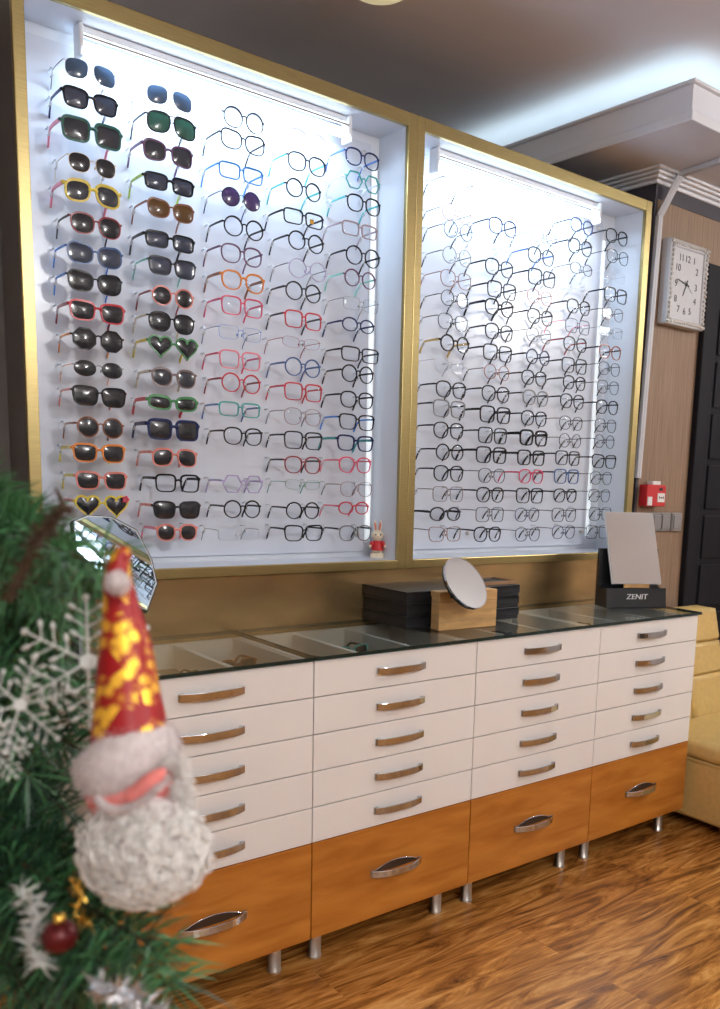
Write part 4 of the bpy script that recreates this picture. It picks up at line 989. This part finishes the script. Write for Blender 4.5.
# fur brim: fat tilted band
bt = .68
ba = RT * math.cos(bt) + UP * math.sin(bt); bu = -RT * math.sin(bt) + UP * math.cos(bt); bc = S(128, 759, .02) - O
q = MB(); rings = []
for j in range(36):
    ph = 2 * PI * j / 36; c = bc + ba * (38 * px * math.cos(ph)) + FW * (34 * px * math.sin(ph)); outw = (ba * math.cos(ph) + FW * math.sin(ph)).normalized()
    rings.append([c + outw * (16 * px * math.cos(2 * PI * k / 12)) + bu * (28 * px * math.sin(2 * PI * k / 12)) for k in range(12)])
q.rings(rings, 0, False, True, closed=True)
def sb(r):
    ph = r.uniform(0, 2 * PI); a = r.uniform(-PI * .6, PI * .6); outw = (ba * math.cos(ph) + FW * math.sin(ph)).normalized()
    d = (outw * math.cos(a) + bu * math.sin(a)).normalized()
    return bc + ba * (38 * px * math.cos(ph)) + FW * (34 * px * math.sin(ph)) + outw * (15.5 * px * math.cos(a)) + bu * (27.5 * px * math.sin(a)), d
fuzz(q, sb, 5200, 7 * px, .45 * px, seed=9)
q.build('fur_brim', M['fur'], o)
# head
q = MB(); hc = S(130, 788, .02) - O
Rh = Matrix((RT, FW, UP)).transposed()
q.ell(hc, (45 * px, 40 * px, 42 * px), 28, 18, rot=Rh); q.build('face', M['skin'], o)
# nose tip and lower lip seam of the felt face
q = MB(); q.ell(S(146, 785, -.0215) - O, (25 * px, 7 * px, 8.5 * px), 16, 10, rot=Matrix((ba, FW, bu)).transposed()); q.build('nose', M['skin'], o)
# moustache roll
q = MB(); pts = [S(u, v, w) - O for u, v, w in ((98, 799, -.018), (104, 806, -.0225), (112, 810, -.0255), (122, 810, -.0275), (133, 806, -.028), (144, 800, -.0275), (154, 793, -.0255), (163, 785, -.022), (170, 777, -.018))]
q.tube(pts, [3.5 * px, 4.5 * px, 5 * px, 4.5 * px, 3.5 * px, 3 * px, 2.5 * px, 2 * px, 1.5 * px], 10)
def sm(r):
    i = r.randrange(8); p = pts[i].lerp(pts[i + 1], r.random()); d = (-FW + RT * r.gauss(0, .6) + UP * r.gauss(0, .6)).normalized(); return p + d * 4 * px, d
fuzz(q, sm, 700, 5 * px, .5 * px, seed=3); q.build('moustache', M['fur'], o)
# curly beard
q = MB(); kc = S(145, 846, .004) - O
q.ell(kc, (56 * px, 36 * px, 51 * px), 26, 16, mi=1, rot=Rh)
r = random.Random(21)
for i in range(640):
    d = Vector((r.gauss(0, 1), -abs(r.gauss(0, 1)) if r.random() < .82 else abs(r.gauss(0, .7)), r.gauss(0, 1))).normalized()
    if d.z > .80: continue
    p = kc + Rh @ Vector((d.x * 56 * px, d.y * 36 * px, d.z * 50 * px)); nn = (Rh @ d).normalized()
    ta = nn.cross(UP + RT * r.gauss(0, .5)).normalized(); tb = nn.cross(ta)
    R_ = r.uniform(4, 13) * px; turns = r.uniform(.7, 2.1); ph0 = r.uniform(0, 2 * PI); drift = (-UP * r.uniform(.2, 1.2) + RT * r.gauss(0, .7)) * px * 9
    lift = r.uniform(.5, 9) * px
    pts = []
    for k in range(11):
        f = k / 10; a = ph0 + turns * 2 * PI * f
        pts.append(p + ta * R_ * (1 - .35 * f) * math.cos(a) + tb * R_ * (1 - .35 * f) * math.sin(a) + nn * lift * (.3 + .7 * math.sin(f * PI)) + drift * f)
    q.tube(pts, [r.uniform(.5, 1.5) * px] * 10 + [.15 * px], 4, 0, cap=False)
# hair beside the right cheek
for i in range(130):
    f = r.random(); p = S(170 + r.uniform(-5, 15) + 10 * f, 752 + 52 * f + r.uniform(-6, 6), .012 + r.uniform(-.01, .012)) - O
    R_ = r.uniform(2.5, 6) * px; a0 = r.uniform(0, 6); t_ = r.uniform(.6, 1.6)
    q.tube([p + RT * R_ * math.cos(a0 + t_ * 6 * k / 8) + UP * (R_ * math.sin(a0 + t_ * 6 * k / 8) - k * .8 * px) + FW * r.uniform(-.3, .3) * px for k in range(9)], .9 * px, 4, 0, cap=False)
q.build('beard', [M['curl'], M['fur']], o)
# hanging loop
q = MB(); q.tube([S(122, 556, .02) - O, S(114, 545, .02) - O, S(106, 552, .03) - O, S(104, 566, .04) - O], .0007, 6); q.build('hanging_loop', M['gtinsel'], o)

# ------------------------------------------------------------------ small ornaments
c = at(60, 936, .60)
o = thing('bauble_ornament', 'small dark red bauble among the lower branches of the tree', 'ornament', c)
q = MB(); q.ell((0, 0, 0), .0115, 20, 14); q.build('ball', M['bauble'], o); q = MB(); q.lathe([(.004, .0108), (.004, .0155), (.001, .016)], n=12); q.build('cap', M['gtinsel'], o)
def garland(name, label, pts, mat, n, L, w, seed):
    r = random.Random(seed); q = MB(); c0 = pts[0]
    P = [p - c0 for p in pts]; q.tube(P, .0012, 5)
    for i in range(n):
        k = r.randrange(len(P) - 1); p = P[k].lerp(P[k + 1], r.random()); d = Vector((r.gauss(0, 1), r.gauss(0, 1), r.gauss(0, 1))).normalized(); sd = d.cross(Vector((r.gauss(0, 1), r.gauss(0, 1), r.gauss(0, 1)))).normalized() * w
        m_ = p + d * L * .5 + sd * 2; e = p + d * L * r.uniform(.6, 1.1)
        q.add([p - sd, p + sd, m_ + sd, m_ - sd, e], [(0, 1, 2, 3), (3, 2, 4)])
    ob = q.build(name, mat); ob.location = c0; tag(ob, label, 'tinsel')
garland('tinsel_garland', 'silver tinsel garland wound along the lowest branch tips of the tree', [at(98, 985, .585), at(118, 992, .57), at(138, 1003, .57), at(160, 1022, .58)], M['tinsel'], 240, .016, .0008, 4)
garland('tinsel_garland', 'thin gold tinsel strand glinting in the shade behind the beard', [at(70, 878, .63), at(82, 895, .62), at(74, 915, .62), at(92, 925, .62)], M['gtinsel'], 60, .010, .0005, 6)
garland('tinsel_garland', 'frosted white tinsel strand on the tree beside the red bauble', [at(22, 890, .62), at(38, 915, .61), at(30, 945, .61), at(44, 968, .61)], M['snow'], 160, .016, .0007, 8)

# ================================================================== light
def area(name, loc, size, e, col, rot=(0, 0, 0), sy=None):
    l = bpy.data.lights.new(name, 'AREA'); l.energy = e; l.color = col; l.size = size
    if sy: l.shape = 'RECTANGLE'; l.size_y = sy
    b = bpy.data.objects.new(name, l); COL.objects.link(b); b.location = loc; b.rotation_euler = rot; return b
# unseen globe lamps, added out of view to light the room and ceiling
for i, (x, y, e) in enumerate(FILL_LAMPS):
    t = thing('added_fill_lamp', ['added unseen globe fill lamp above the camera side of the shop', 'added unseen globe fill lamp above the tree side of the shop', 'added unseen globe fill lamp above the chair side of the shop'][i], 'lamp', (x, y, CEILZ), 'added globe fill lamps')
    q = MB(); q.lathe([(.05, 0), (.05, -.015), (.004, -.03), (.004, -.21), (.03, -.215), (.03, -.235)], n=16); q.build('cord', M['fixture'], t)
    q = MB(); q.ell((0, 0, -.36), .13, 18, 12); q.build('globe', emis('fill_globe_glow', (1, .985, .97), e), t)
w = bpy.data.worlds.new('world'); sc.world = w; w.use_nodes = True
w.node_tree.nodes['Background'].inputs[0].default_value = (.5, .5, .5, 1); w.node_tree.nodes['Background'].inputs[1].default_value = .2
vs = sc.view_settings; vs.view_transform = 'Standard'; vs.look = 'None'; vs.gamma = 1; vs.use_curve_mapping = False; vs.exposure = 0.0
sc.display_settings.display_device = 'sRGB'
cy = sc.cycles
cy.use_denoising = True
cy.max_bounces = 10; cy.transparent_max_bounces = 24; cy.diffuse_bounces = 4; cy.glossy_bounces = 5
cy.caustics_reflective = False; cy.caustics_refractive = False
cy.sample_clamp_indirect = 6
